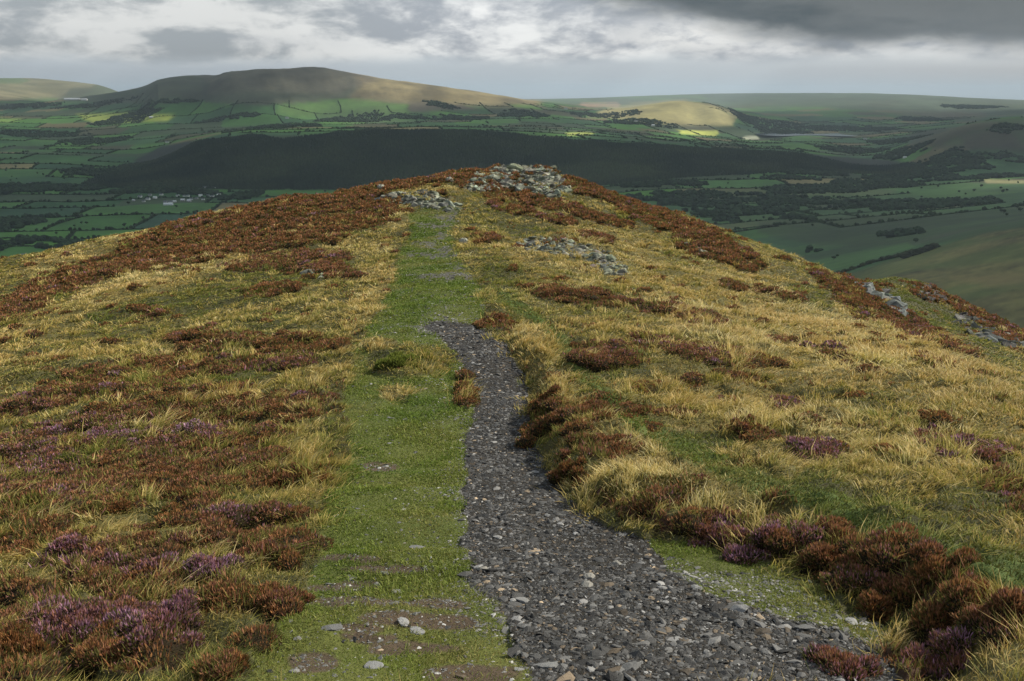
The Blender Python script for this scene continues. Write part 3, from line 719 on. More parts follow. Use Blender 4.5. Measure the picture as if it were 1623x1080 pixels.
for (cu, cv, lb) in [(1148,352,'dark tree just beyond the ridge edge on the pale green pasture'),(1210,349,'small tree at the left end of the row on the green pasture'),(1245,347,'bushy tree in the middle of the row on the green pasture'),(1275,349,'right tree of the row on the green pasture'),
                     (1412,374,'left tree of the dark clump on the open brown green hillside'),(1437,372,'right tree of the dark clump on the open brown green hillside'),(1285,399,'lone dark thorn tree above the pasture by the ridge edge'),(1552,291,'lone tree at the end of the pale stubble strip'),
                     (1460,300,'dark tree on the slope below the pale stubble strip'),(1520,306,'solitary tree among rough brown fields at the right'),(1590,304,'tree close to the right edge among rough fields'),(1135,343,'dark tree touching the skyline of the ridge')]:
    px, py, pz = hit(cu, cv, 600); place(int(rg.integers(0, 3)), px, py, pz, 1.05, lb, None)

# the field bank and wall on the open hillside at the right
def strip(name, pts, wid, hgt, colr, label, cat, step=7.0):
    P3 = [hit(a, b, 600) for a, b in pts]; xs = []; ys = []
    for p, q in zip(P3[:-1], P3[1:]):
        L = math.hypot(q[0] - p[0], q[1] - p[1]); m = max(2, int(L / step)); t_ = np.linspace(0, 1, m, endpoint=False)
        xs.append(p[0] + (q[0] - p[0]) * t_); ys.append(p[1] + (q[1] - p[1]) * t_)
    x = np.concatenate(xs); y = np.concatenate(ys); x = x + rg.uniform(-1, 1, len(x)) * wid * .3; y = y + rg.uniform(-1, 1, len(x)) * wid * .3
    m = len(x); hh = hgt * rg.uniform(.6, 1.3, m); z = ground(x, y)
    o = crown_mesh(name, np.stack([x, y, z + hh * .6], 1), np.stack([np.full(m, wid), np.full(m, wid), hh], 1), np.array([colr]) * rg.uniform(.6, 1.5, (m, 1)), rg)
    tag(o, label, cat)
strip('hedgerow', [(1318,438),(1352,428),(1390,415),(1425,408),(1450,398)], 5, 3.2, (.028, .036, .016), 'long dark hedge climbing from the ridge edge across the bare hillside', 'hedgerow', 4)
strip('hedgerow', [(1435,410),(1460,402),(1486,392)], 7, 4.5, (.022, .026, .014), 'thick dark end of hedge below the bare hillside at the right', 'hedgerow', 4)
strip('hedgerow', [(0,395),(40,385),(80,383),(110,384),(122,392)], 4, 4.0, (.022, .04, .018), 'curved dark hedge just above the ridge edge at the far left', 'hedgerow', 5)
strip('hedgerow', [(1150,372),(1190,366),(1235,360)], 4, 3.0, (.025, .03, .016), 'thin dark hedge running off the ridge edge across the right pasture', 'hedgerow', 5)

# ------------------------------------------------------------------ houses
def flat(name, colr, rough=.8):
    m, g = material(name); out = g.n('ShaderNodeOutputMaterial'); b = g.n('ShaderNodeBsdfPrincipled'); tc = g.n('ShaderNodeTexCoord')
    f = g.noise(tc.outputs['Object'], 1.5, 4); g.l(g.mix(f, tuple(c * .8 for c in colr), tuple(min(1, c * 1.15) for c in colr)), b.inputs['Base Color'])
    b.inputs['Roughness'].default_value = rough; g.l(b.outputs[0], out.inputs[0]); return m
M_WALL = flat('white_render', (.75, .75, .72)); M_GREYW = flat('grey_stone_wall', (.35, .35, .34)); M_SLATE = flat('slate_roof', (.13, .14, .16)); M_PALE = flat('pale_sheet_roof', (.62, .64, .66)); M_DARK = flat('window_dark', (.03, .03, .04)); M_WATER = None
def boxv(x0, x1, y0, y1, z0, z1):
    v = [(x0,y0,z0),(x1,y0,z0),(x1,y1,z0),(x0,y1,z0),(x0,y0,z1),(x1,y0,z1),(x1,y1,z1),(x0,y1,z1)]
    return v, [(0,3,2,1),(4,5,6,7),(0,1,5,4),(1,2,6,5),(2,3,7,6),(3,0,4,7)]
def pyobj(name, v, f, mat, parent):
    me = bpy.data.meshes.new(name); me.from_pydata(v, [], f); me.update(); me.materials.append(mat)
    o = bpy.data.objects.new(name, me); C.objects.link(o); o.parent = parent; return o
def house(u, v, w, d, h, rot, label, wall=None, roofm=None, group=None, chim=True):
    px, py, pz = hit(u, v, 600)
    root = bpy.data.objects.new('house', None); C.objects.link(root); root.location = (px, py, pz - 1); root.rotation_euler = (0, 0, rot)
    tag(root, label, 'house', group)
    a, b = w / 2, d / 2; H_ = h + 1; rh = d * .38
    wv = [(-a,-b,0),(a,-b,0),(a,b,0),(-a,b,0),(-a,-b,H_),(a,-b,H_),(a,b,H_),(-a,b,H_),(-a,0,H_ + rh),(a,0,H_ + rh)]
    wf = [(0,1,5,4),(2,3,7,6),(1,2,6,9,5),(3,0,4,8,7),(0,3,2,1)]
    pyobj('wall', wv, wf, wall or M_WALL, root)
    e = .5; t = .3; A = a + .4
    rv = []; rfc = []
    for s in (-1, 1):
        k0 = len(rv)
        rv += [(-A, s*(b+e), H_-e*.76), (A, s*(b+e), H_-e*.76), (A, 0, H_+rh+.02), (-A, 0, H_+rh+.02), (-A, s*(b+e), H_-e*.76+t), (A, s*(b+e), H_-e*.76+t), (A, 0, H_+rh+t), (-A, 0, H_+rh+t)]
        rfc += [tuple(k0 + q for q in f) for f in [(0,3,2,1),(4,5,6,7),(0,1,5,4),(1,2,6,5),(3,0,4,7)]]
    ro = pyobj('roof', rv, rfc, roofm or M_SLATE, root)
    if chim:
        cv, cf_ = boxv(a - 1.4, a - .4, -.5, .5, H_ + rh - .6, H_ + rh + 1.5); pyobj('chimney', cv, cf_, wall or M_GREYW, ro)
    if w < 30:
        for wx in (-a * .5, a * .5):
            cv, cf_ = boxv(wx - .7, wx + .7, -b - .05, -b + .1, 2.4, 3.8); pyobj('window', cv, cf_, M_DARK, root)
rh_ = np.random.default_rng(3)
house(50,293,17,9,5.5,.2,'white farmhouse at the left edge of the dark wood, larger of the pair','' or None)
house(62,293,10,8,4.0,.3,'low white barn joined on the right of the white farmhouse at the far left')
house(97,297,13,8,5.0,-.2,'small lone white cottage to the right of the far left farmhouse')
house(38,412-3,12,8,5,.4,'pale farmhouse just showing over the ridge edge at the far left', M_GREYW)
vill = [(212,319),(222,314),(228,321),(238,312),(246,316),(256,311),(262,322),(270,323),(277,322),(285,300),(292,313),(298,312),(290,320),(303,318),(307,303),(312,316),(318,313),(322,318),(330,312),(337,313),(347,311),(325,300),(340,301),(235,318),(300,321),(282,313)]
for q, (u_, v_) in enumerate(vill):
    white = q % 3 != 0
    s = float(rh_.uniform(.8, 1.25))
    house(u_, v_, 13 * s, 8 * s, 4.6 * s, float(rh_.uniform(-.5, .5)), ('small white cottage' if white else 'small grey stone house') + ' in the village below the dark wood', M_WALL if white else M_GREYW, M_SLATE if q % 4 else M_PALE, ('white' if white else 'grey') + ' houses of the village below the wood')
house(267,326,34,11,4.5,.03,'long pale shed at the front edge of the village below the dark wood', M_PALE, M_PALE, None, False)
house(115,160,170,30,10,0.02,'very long pale works building on the far plain at the left', M_PALE, M_PALE, None, False)
house(134,161,60,28,13,0.05,'bright tall end block of the long pale works building', M_WALL, M_PALE, None, False)
for u_, v_, lb in ((265,227,'white farm on the slope left of the dark wood'),(1422,250,'white farmhouse among trees at the right end of the dark wood'),(1434,251,'white barn beside the farmhouse at the right end of the dark wood'),
                   (1371,222,'white farmhouse near the end of the pale lake'),(1008,194,'white house in the gap left of the sunny grass hill'),(1035,201,'grey roofed farm building below the sunny grass hill'),(897,174,'white house on the hazy plain left of the sunny hill'),
                   (455,190,'small white farm below the sunlit green fields of the long hill'),(240,190,'pale barn beside the bright meadow at the left')):
    sc = max(1.0, math.hypot(*hit(u_, v_, 600)[:2]) / 5000)
    house(u_, v_, 18 * sc, 9 * sc, 5.5 * sc, .2, lb, None, M_PALE if 'barn' in lb or 'building' in lb else None)

# lake
m, g = material('lake_water'); out = g.n('ShaderNodeOutputMaterial'); b = g.n('ShaderNodeBsdfPrincipled')
b.inputs['Base Color'].default_value = (.05, .07, .08, 1); b.inputs['Roughness'].default_value = .12
tc = g.n('ShaderNodeTexCoord'); bn = g.n('ShaderNodeBump'); bn.inputs['Strength'].default_value = .15; g.l(g.noise(tc.outputs['Object'], .2, 5), bn.inputs['Height']); g.l(bn.outputs[0], b.inputs['Normal']); g.l(b.outputs[0], out.inputs[0])
xa, ya, za = hit(1205, 217, 600); xb, yb, zb = hit(1350, 217, 600)
zl = max(za, zb) + 12
rim = []
for t_ in np.linspace(0, 1, 40): rim.append((xa + (xb - xa) * t_, ya - 130 - 60 * math.sin(t_ * 9) + (yb - ya) * t_))
for t_ in np.linspace(1, 0, 40): rim.append((xa + (xb - xa) * t_, ya + 330 + 80 * math.sin(t_ * 7) + (yb - ya) * t_))
pyobj('lake', [(p[0], p[1], zl) for p in rim], [tuple(range(len(rim)))], m, None); tag(bpy.data.objects['lake'], kind='structure')

# ------------------------------------------------------------------ vegetation and stones of the near ground
KG = {k: np.asarray(a).reshape(NR1, NA) for k, a in KM.items()}
def mask_at(x, y):
    az, lr = polar(x, y)
    i = np.clip(np.round(np.interp(lr, LR, np.arange(len(LR)))).astype(int), 0, NR1 - 1); j = np.round(np.interp(az, AZ, np.arange(NA))).astype(int) % NA
    return {k: a[i, j] for k, a in KG.items()}
def sample(rg, d0, r0, ex, rmin=3.7, rmax=95.0, azd=37.0):
    """random ground points with density d0 per m2 inside r0, thinning as (r0/r)^ex beyond"""
    rr = np.linspace(rmin, rmax, 4000); dens = d0 * np.minimum(1, (r0 / rr)**ex) * rr * 2 * math.radians(azd)
    cum = np.concatenate([[0], np.cumsum((dens[1:] + dens[:-1]) / 2 * np.diff(rr))]); n = int(cum[-1])
    r = np.interp(rg.uniform(0, cum[-1], n), cum, rr); a = rg.uniform(-1, 1, n) * math.radians(azd)
    x = r * np.sin(a); y = r * np.cos(a); z = ground(x, y)
    u, v = project(x, y, z)
    k = (u > -60) & (u < 1683) & (v < 1180) & seen(x, y, z, .5)
    return x[k], y[k], z[k], r[k]
def blades(name, root, tipv, side, bend, cb, ct, mat, mid=.55, midw=.85):
    """root (n,3), tip vector (n,3), side vector = half width (n,3), bend (n,3) pushes the tip over"""
    n = len(root)
    V_ = np.empty((n, 5, 3), np.float32)
    V_[:, 0] = root - side; V_[:, 1] = root + side
    m_ = root + tipv * mid + bend * (mid * mid * .6)
    V_[:, 2] = m_ - side * midw; V_[:, 3] = m_ + side * midw
    V_[:, 4] = root + tipv + bend
    F_ = np.array([[0, 1, 3], [0, 3, 2], [2, 3, 4]])[None] + (np.arange(n) * 5)[:, None, None]
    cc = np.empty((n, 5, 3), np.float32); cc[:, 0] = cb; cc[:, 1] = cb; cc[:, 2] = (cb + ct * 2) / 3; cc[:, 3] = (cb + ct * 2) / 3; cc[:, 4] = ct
    return mesh_np(name, V_.reshape(-1, 3), F_.reshape(-1, 3), cc.reshape(-1, 3), mat, False)
def pal(t, stops):
    t = np.clip(t, 0, 1); xs = [s[0] for s in stops]
    return np.stack([np.interp(t, xs, [s[1][q] for s in stops]) for q in range(3)], 1)
GRASSP = [(0, (.155, .180, .035)), (.22, (.225, .235, .050)), (.40, (.34, .29, .065)), (.60, (.55, .405, .13)), (.80, (.72, .52, .21)), (1, (.85, .69, .36))]
r0_ = np.random.default_rng(21)

# tussock grass
x, y, z, r = sample(r0_, 30, 8, .85)
K = mask_at(x, y)
keep = (r0_.random(len(x)) < (1 - np.clip(K['path'] * 1.1, 0, 1)) * (1 - (.52 + .28 * sstep(18, 35, r)) * K['heath']) * (1 - .0 * K['rock']) * (1 - .3 * K['track']))
x, y, z, r = x[keep], y[keep], z[keep], r[keep]; K = {k: a[keep] for k, a in K.items()}
n = len(x)
nb = np.clip((72 * (8 / np.maximum(r, 8))**.55), 20, 72).astype(int)
lowf = fbm(x * .35, y * .35, 701, 3)
t = .43 + .28 * np.clip(K['straw'], -1.2, 1.3) + r0_.normal(0, .13, n) - .45 * K['track'] + .26 * lowf
warm = np.clip(.6 + 1.6 * fbm(x * .45 + 8, y * .45, 711, 3), 0, 1) * np.clip(t * 1.6 - .3, 0, 1)
hgt = (.06 + .075 * np.clip(t, 0, 1) + .07 * r0_.random(n)) * (1 - .72 * K['track']) * (1 + .5 * K['heath']) * np.clip(.8 + 1.0 * fbm(x * 1.2, y * 1.2, 721, 2), .4, 1.5) * r0_.choice([.55, .85, 1.0, 1.3], n) * (.80 + .2 * sstep(7, 14, r))
rad = r0_.uniform(.05, .13, n) * (1 + r / 60)
lx = .17 + .30 * fbm(x * .3, y * .3, 731, 2) + r0_.normal(0, .24, n); ly = .05 + .3 * fbm(x * .3 + 5, y * .3, 735, 2) + r0_.normal(0, .24, n)
ti = np.repeat(np.arange(n), nb); m = len(ti)
ang = r0_.uniform(0, 2 * PI, m); rd = np.abs(r0_.normal(0, 1, m))
ox = np.cos(ang) * rd * rad[ti]; oy = np.sin(ang) * rd * rad[ti]
bx = x[ti] + ox; by = y[ti] + oy; bz = ground(bx, by) - .015
hb = hgt[ti] * r0_.uniform(.45, 1.25, m)
tip = np.stack([hb * (lx[ti] * .6) + ox * .5, hb * (ly[ti] * .6) + oy * .5, hb], 1)
bend = np.stack([hb * (lx[ti] * .9 + r0_.normal(0, .28, m)), hb * (ly[ti] * .9 + r0_.normal(0, .28, m)), -hb * r0_.uniform(.05, .35, m)], 1)
wd = np.maximum(.0017, .00047 * r[ti]) * r0_.uniform(.7, 1.3, m)
a_ = r0_.uniform(0, PI, m); side = np.stack([np.cos(a_) * wd, np.sin(a_) * wd, np.zeros(m)], 1)
tb = np.clip(t[ti] + r0_.normal(0, .20, m), 0, 1)
ct = pal(tb, GRASSP); w_ = warm[ti][:, None] * r0_.uniform(0, .75, m)[:, None]
ct = ct * (1 - w_) + np.array([[.54, .30, .08]]) * w_
tk_ = K['track'][ti][:, None] * .8; ct = ct * (1 - tk_) + np.array([[.25, .28, .075]]) * tk_
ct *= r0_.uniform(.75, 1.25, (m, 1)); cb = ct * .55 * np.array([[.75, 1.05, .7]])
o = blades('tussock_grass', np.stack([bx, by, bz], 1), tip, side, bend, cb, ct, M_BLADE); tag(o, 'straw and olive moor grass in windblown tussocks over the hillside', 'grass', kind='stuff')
print('grass', m)

# low moor grass and moss between the tussocks
x, y, z, r = sample(r0_, 1700, 7, 1.5, azd=37)
K = mask_at(x, y)
k = r0_.random(len(x)) < (1 - np.clip(K['path'] * 1.1, 0, 1)) * (1 - .5 * K['heath']) * (1 - .7 * K['rock'])
x, y, z, r = x[k], y[k], z[k], r[k]; K = {q: a[k] for q, a in K.items()}; m = len(x)
tt = np.clip(.30 + .25 * K['straw'] + .30 * fbm(x * 1.4, y * 1.4, 761, 3) + r0_.normal(0, .12, m) - .2 * K['track'], 0, 1)
hb = np.maximum(r0_.uniform(.025, .075, m), .0011 * r); wd = np.maximum(.0022, .0006 * r); a_ = r0_.uniform(0, PI, m)
ct = pal(tt, GRASSP) * r0_.uniform(.5, 1.15, (m, 1)) * .8
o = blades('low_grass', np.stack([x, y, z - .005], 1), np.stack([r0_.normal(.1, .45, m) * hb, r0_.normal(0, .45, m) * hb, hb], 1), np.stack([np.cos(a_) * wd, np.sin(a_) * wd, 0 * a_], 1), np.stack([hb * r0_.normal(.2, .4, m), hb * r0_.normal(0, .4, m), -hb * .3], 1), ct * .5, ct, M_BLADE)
tag(o, 'low green and brown grass filling the ground between the tussocks', 'grass', kind='stuff'); print('low', m)

# short turf on the worn strip, the mossy verge and the side track
x, y, z, r = sample(r0_, 5200, 6.5, 1.75, rmax=75, azd=30)
K = mask_at(x, y)
cover = np.clip(K['turf'] * (1 - .82 * K['soil']) * (1 - .9 * K['bare']) + .95 * K['moss'] * (vnoise(x * 3, y * 3, 745) > .22) + .5 * K['track'], 0, 1)
wear = sstep(-.1, .5, fbm(x * 2.2, y * 5.0, 741, 3)) * sstep(60, 8, np.abs(K['sdg']))   # thin near the gravel
keep = r0_.random(len(x)) < cover * (1 - .75 * wear)
x, y, z, r = x[keep], y[keep], z[keep], r[keep]; K = {k: a[keep] for k, a in K.items()}; m = len(x)
hb = r0_.uniform(.012, .032, m) * (1 + r / 25) * np.clip(.9 + fbm(x * 2, y * 2, 751, 2), .5, 1.6)
tt = np.clip(.30 + .75 * fbm(x * .8, y * .8, 755, 3) + .45 * K['moss'] + r0_.normal(0, .12, m), 0, 1)
ct = pal(tt, [(0, (.105, .160, .022)), (.35, (.155, .200, .030)), (.65, (.20, .205, .05)), (1, (.36, .29, .11))]) * r0_.uniform(.75, 1.45, (m, 1))
wd = np.maximum(.0019, .00062 * r); a_ = r0_.uniform(0, PI, m)
tip = np.stack([r0_.normal(0, .5, m) * hb, r0_.normal(0, .5, m) * hb, hb], 1)
o = blades('turf', np.stack([x, y, z - .003], 1), tip, np.stack([np.cos(a_) * wd, np.sin(a_) * wd, 0 * a_], 1), np.stack([hb * r0_.normal(.2, .3, m), hb * r0_.normal(0, .3, m), -hb * .2], 1), ct * .7, ct, M_BLADE)
tag(o, 'short grazed green turf on the worn path strip', 'turf', kind='stuff'); print('turf', m)

# heather
RUS = np.array([.285, .122, .062]); BRN = np.array([.215, .108, .060]); PUR = np.array([.30, .145, .20]); PNK = np.array([.42, .15, .17]); OLV = np.array([.125, .115, .032]); ORG = np.array([.25, .115, .042])
def bush_geo(rg, cx, cy, cz, R, Hh, kind, ns, r, slope=None):
    """sprigs over the domes of many bushes; arrays per bush"""
    ti = np.repeat(np.arange(len(cx)), ns); m = len(ti)
    ph = rg.uniform(0, 2 * PI, m); ct_ = rg.uniform(0, 1, m)**.75; st_ = np.sqrt(1 - ct_**2)
    lump = .66 + .44 * vnoise(np.cos(ph) * st_ * 2.4 + ti * 3.7, np.sin(ph) * st_ * 2.4 + ct_ * 2, 801)
    dx, dy, dz = np.cos(ph) * st_, np.sin(ph) * st_, ct_
    rr = R[ti] * lump * rg.uniform(.80, 1.0, m)
    root = np.stack([cx[ti] + dx * rr, cy[ti] + dy * rr, cz[ti] + dz * Hh[ti] * lump], 1)
    L = np.maximum(.017, .0011 * r[ti]) * rg.uniform(.5, 1.9, m) * (1 + .5 * dz)
    dirv = np.stack([dx * .55 + rg.normal(0, .22, m), dy * .55 + rg.normal(0, .22, m), .35 + dz * .75], 1)
    dirv /= np.linalg.norm(dirv, axis=1)[:, None]
    wd = np.maximum(.0026, .00066 * r[ti]) * rg.uniform(.7, 1.3, m)
    a_ = rg.uniform(0, PI, m); side = np.stack([np.cos(a_) * wd, np.sin(a_) * wd, rg.normal(0, .3, m) * wd], 1)
    patch = vnoise(root[:, 0] * 9, root[:, 1] * 9 + root[:, 2] * 7, 803)
    kk = kind[ti] + rg.normal(0, .16, m) + .5 * (patch - .5)
    base = pal(kk, [(0, ORG), (.08, RUS), (.25, BRN * 1.15), (.42, RUS * .9), (.6, (.25, .115, .12)), (.8, PUR), (1, (.38, .22, .32))])
    g_ = (rg.random(m) < np.clip(.70 - .60 * dz + .6 * (patch - .5), .08, .85))[:, None]
    ct = np.where(g_, OLV[None] * rg.uniform(.6, 1.5, (m, 1)), base * rg.uniform(.45, 1.7, (m, 1)))
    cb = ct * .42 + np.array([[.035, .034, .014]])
    return root, dirv * L[:, None], side, dirv * 0, cb, ct
def cores(cx, cy, cz, R, Hh, rg):  # dark lumps standing in for the self-shaded inside of each bush
    n = len(cx)
    return scatter_mesh(BLOB, I1F, np.stack([cx, cy, cz], 1), np.stack([R * .70, R * .70, Hh * .70], 1), rg.uniform(0, 6, n), rg.integers(0, 8, n))
M_SHADE_CORE = mat_attr('heather_shade_cores', var=.5, scale=30, bump=1., bscale=40, rough=.95, spec=.05)  # bush cores, interior shade put into their dark colour

# single bushes that stand out: (column, row, radius m, height m, kind, label)
BUSH = [
 (320,918,.20,.20,.97,'bright lilac heather bush alone among grass beside the left turf edge'),
 (130,1022,.30,.24,.78,'left purple part of the large heather bush in the lower left corner'),
 (205,1012,.30,.28,.86,'brightest purple middle of the large heather bush in the lower left corner'),
 (255,1022,.22,.22,.66,'rose pink right end of the large heather bush in the lower left corner'),
 (190,1052,.22,.20,.12,'rusty low heather bush just in front of the purple one in the lower left corner'),
 (25,1062,.26,.20,.02,'orange heather cushion at the very lower left corner'),
 (345,1074,.16,.13,.12,'dark russet heather cushion at the bottom edge near the turf'),
 (447,970,.20,.14,.18,'small brown heather bush at the left edge of the turf, low in the photo'),
 (425,885,.24,.16,.30,'wide brown heather bush left of the turf above the small brown one'),
 (70,985,.26,.18,.60,'dull mauve heather bush above the purple one near the left edge'),
 (25,885,.24,.18,.06,'rusty heather bush at the left edge below pale grasses'),
 (110,890,.24,.16,.82,'long pinkish heather streak below the pale grass at the lower left'),
 (175,915,.26,.17,.56,'greyish mauve heather bush right of the pinkish streak at the lower left'),
 (482,764,.20,.18,.15,'small very dark bush standing at the edge of the green turf'),
 (440,770,.24,.18,.16,'dark bush left of the small one at the turf edge'),
 (215,702,.34,.22,.88,'mauve heather bush in the broad patch on the left slope'),
 (160,694,.34,.20,.80,'long lilac topped heather bush left of the mauve one on the left slope'),
 (268,765,.36,.20,.18,'dark brown heather bush in the middle of the broad left patch'),
 (172,808,.30,.20,.08,'dark green brown bush below the broad left heather patch'),
 (60,735,.40,.22,.72,'large wine red heather bush near the left edge'),
 (862,650,.26,.26,.12,'rusty round bush on the bank right of the gravel where it narrows, upper of two'),
 (866,690,.26,.28,.08,'orange brown round bush on the bank right of the gravel, lower of two'),
 (930,655,.30,.22,.16,'brown bush set back on the bank behind the two round rusty ones'),
 (965,712,.34,.18,.28,'low spreading brown heather along the bank above the straw knoll'),
 (782,512,.34,.24,.12,'small dark bush where the gravel ends and the green turf begins'),
 (902,762,.18,.22,.04,'rusty clump at the left nose of the straw knoll'),
 (1190,700,.24,.24,.14,'small very dark round bush standing in the right hand grassland'),
 (1255,645,.24,.16,.72,'small mauve heather tuft alone in the right hand grassland'),
 (1275,722,.24,.16,.80,'left of two pink heather tufts in the right hand grassland'),
 (1310,728,.20,.15,.74,'right of two pink heather tufts in the right hand grassland'),
 (1520,714,.28,.16,.80,'left end of the long pink heather streak at the right'),
 (1570,722,.30,.16,.70,'right end of the long pink heather streak at the right'),
 (1472,694,.18,.14,.62,'tiny mauve tuft left of the long pink streak at the right'),
 (1130,862,.20,.22,.74,'first wine red bush at the left end of the heather bank beside the gravel'),
 (1165,872,.20,.24,.66,'second wine red bush of the heather bank beside the gravel'),
 (1228,885,.26,0.24,.84,'purple topped bush in the left part of the heather bank'),
 (1300,915,.28,0.24,.20,'orange brown bush in the middle of the heather bank'),
 (1352,922,.28,0.26,.14,'russet bush right of the orange brown one on the heather bank'),
 (1410,935,.30,0.27,.40,'tall bush with reddish pink tips on the heather bank'),
 (1470,945,.30,0.27,.12,'rust brown bush on the right half of the heather bank'),
 (1530,980,.25,0.29,.10,'big rusty bush where the heather bank turns down to the corner'),
 (1600,995,.20,0.27,.34,'reddish bush of the heather bank at the right edge of the photo'),
 (1490,1072,.17,.18,.74,'low purple bush among long pale grass at the lower right'),
 (1330,1070,.18,.14,.56,'small mauve bush at the foot of the gravel by the bottom edge'),
 (905,475,.85,.40,.16,'dark red brown heather mound on the right below the middle outcrop'),
 (965,575,.60,.30,.36,'heather mound in the straw grass right of the path'),
 (1100,508,.70,.30,.36,'long dark heather hummock right of the dark red brown mound'),
 (1120,568,.60,.26,.45,'wine brown heather hummock halfway across the right slope'),
 (942,380,.9,.40,.25,'small round dark heather mound above the middle outcrop'),
 (500,428,.9,.30,.25,'dark heather and rock hummock on the left slope by the turf'),
 (630,583,.36,.20,-.5,'green mossy tussock in the middle of the turf strip'),
]
rb = np.random.default_rng(31)
taken = []
TORUN = []
for (u_, v_, R_, Hh_, kd, lb) in BUSH:
    Hh_ *= (.56 if u_ > 1100 and v_ > 840 else .64); R_ *= 1.08; kd = kd * .86 if kd > .5 else kd
    px, py, pz = hit(u_, v_, 3.4, 100)
    # the survey reads the foot of the bush facing the eye; set the bush back by its radius
    L_ = math.hypot(px, py); px += px / L_ * R_ * .6; py += py / L_ * R_ * .6
    pz = float(ground(np.array([px]), np.array([py]))[0]); taken.append((px, py, R_))
    rr_ = math.hypot(px, py); a1 = np.array
    k_ = 8 if R_ < .5 else 12                              # a bush is a cluster of lobes that grow together
    offs = rb.normal(0, R_ * .5, (k_, 2)); offs[0] = 0
    cx = px + offs[:, 0]; cy = py + offs[:, 1] * .8; cz = ground(cx, cy) - .02
    Rs = R_ * rb.uniform(.35, .75, k_); Hs = Hh_ * rb.uniform(.45, 1.05, k_)
    ns = np.full(k_, int(np.clip(2600 * (5 / rr_)**1.1 * (R_ / .28)**1.2 / k_ * 3, 90, 2600)))
    kk = np.full(k_, kd if kd >= 0 else 0.0) + (rb.normal(0, .07, k_) if kd >= 0 else 0)
    loc = np.array([[px, py, pz]])
    root = bpy.data.objects.new('heather_bush' if kd >= 0 else 'moss_tussock', None); C.objects.link(root); root.location = (px, py, pz)
    tag(root, lb, 'bush' if kd >= 0 else 'tussock')
    rt, tp_, sd, bn_, cb, ct = bush_geo(rb, cx, cy, cz, Rs, Hs, kk, ns, np.full(k_, rr_))
    if kd < 0:
        ct = np.array([[.16, .19, .035]]) * rb.uniform(.6, 1.5, (len(ct), 1)); cb = ct * .5; tp_ = tp_ * 1.6
    # flowers and leafy shoots as separate parts where both show
    fl = (ct[:, 2] > .055) & (ct[:, 0] > .15) & (kd > .5)
    for nm, sel in (('foliage', ~fl), ('flowers', fl)):
        if sel.sum() > 40:
            ob = blades(nm, (rt - loc)[sel], tp_[sel], sd[sel], bn_[sel], cb[sel], ct[sel], M_SPRIG, .5, 1.15); ob.parent = root
    Vv, Fa = cores(cx - px, cy - py, cz - pz, Rs, Hs, rb)
    mesh_np('shade_core', Vv, Fa, np.tile([[.030, .024, .014]] if kd >= 0 else [[.05, .06, .015]], (len(Vv), 1)), M_SHADE_CORE, True, parent=root)  # dark core painted as the shade within the bush
taken = np.array(taken)

x, y, z, r = sample(rb, 17, 9, .85)
K = mask_at(x, y)
near_b = ((x[:, None] - taken[None, :, 0])**2 + (y[:, None] - taken[None, :, 1])**2 < (taken[None, :, 2] * .8)**2).any(1)
keep = (rb.random(len(x)) < np.clip(K['heath'] * 1.1 - .06, 0, 1) + .012 * (1 - K['path'])) & (K['path'] < .15) & (rb.random(len(x)) > K['rock'] * .25) & ~near_b
x, y, z, r = x[keep], y[keep], z[keep], r[keep]; K = {k: a[keep] for k, a in K.items()}; n = len(x)
R = rb.uniform(.08, .27, n) * (1 + r / 70); Hh = R * rb.uniform(.22, .62, n)
kind = np.clip(K['hk'] * .78 + .26 * fbm(x * .7, y * .7, 811, 3) + rb.normal(0, .09, n) + np.where(rb.random(n) < .05, .4, 0), 0, 1)
ns = np.clip(560 * (8 / np.maximum(r, 8))**1.25 * (R / .2), 34, 900).astype(int)
# a knee-low mat of shoots fills the ground between the domes
x2, y2, z2, r2_ = sample(rb, 2600, 7, 1.4)
K2 = mask_at(x2, y2)
q2 = (rb.random(len(x2)) < np.clip(K2['heath'] * 1.2 - .05, 0, 1)) & (K2['path'] < .3)
x2, y2, z2, r2_ = x2[q2], y2[q2], z2[q2], r2_[q2]; kd2 = K2['hk'][q2] * .78; m2_ = len(x2)
kk2 = kd2 + .25 * fbm(x2 * .9, y2 * .9, 815, 3) + rb.normal(0, .15, m2_); pt2 = vnoise(x2 * 5, y2 * 5, 817)
c2 = pal(kk2, [(0, ORG), (.08, RUS), (.25, BRN * 1.15), (.42, RUS * .9), (.6, (.25, .115, .12)), (.8, PUR), (1, (.38, .22, .32))])
gg2 = (rb.random(m2_) < .25 + .6 * pt2)[:, None]; c2 = np.where(gg2, OLV[None] * 1.3, c2) * rb.uniform(.45, 1.5, (m2_, 1))
h2_ = np.maximum(rb.uniform(.03, .10, m2_) * (.5 + pt2), .0012 * r2_); w2_ = np.maximum(.003, .0007 * r2_); a2_ = rb.uniform(0, PI, m2_)
o = blades('heather_mat', np.stack([x2, y2, z2 - .005], 1), np.stack([rb.normal(0, .35, m2_) * h2_, rb.normal(0, .35, m2_) * h2_, h2_], 1), np.stack([np.cos(a2_) * w2_, np.sin(a2_) * w2_, 0 * a2_], 1), np.zeros((m2_, 3)), c2 * .5, c2, M_SPRIG, .5, 1.1)
tag(o, 'low heather shoots covering the ground between the domed heather', 'heather', kind='stuff'); print('mat', m2_)
args = bush_geo(rb, x, y, z - .03, R, Hh, kind, ns, r)
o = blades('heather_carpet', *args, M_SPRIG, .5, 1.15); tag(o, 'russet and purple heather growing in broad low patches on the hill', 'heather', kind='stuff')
Vv, Fa = cores(x, y, z - .03, R, Hh, rb)
o = mesh_np('heather_shade_cores', Vv, Fa, np.tile([[.034, .026, .015]], (len(Vv), 1)), M_SHADE_CORE, True); tag(o, 'dark lumps painted as the shade inside the heather patches', 'heather', kind='stuff')
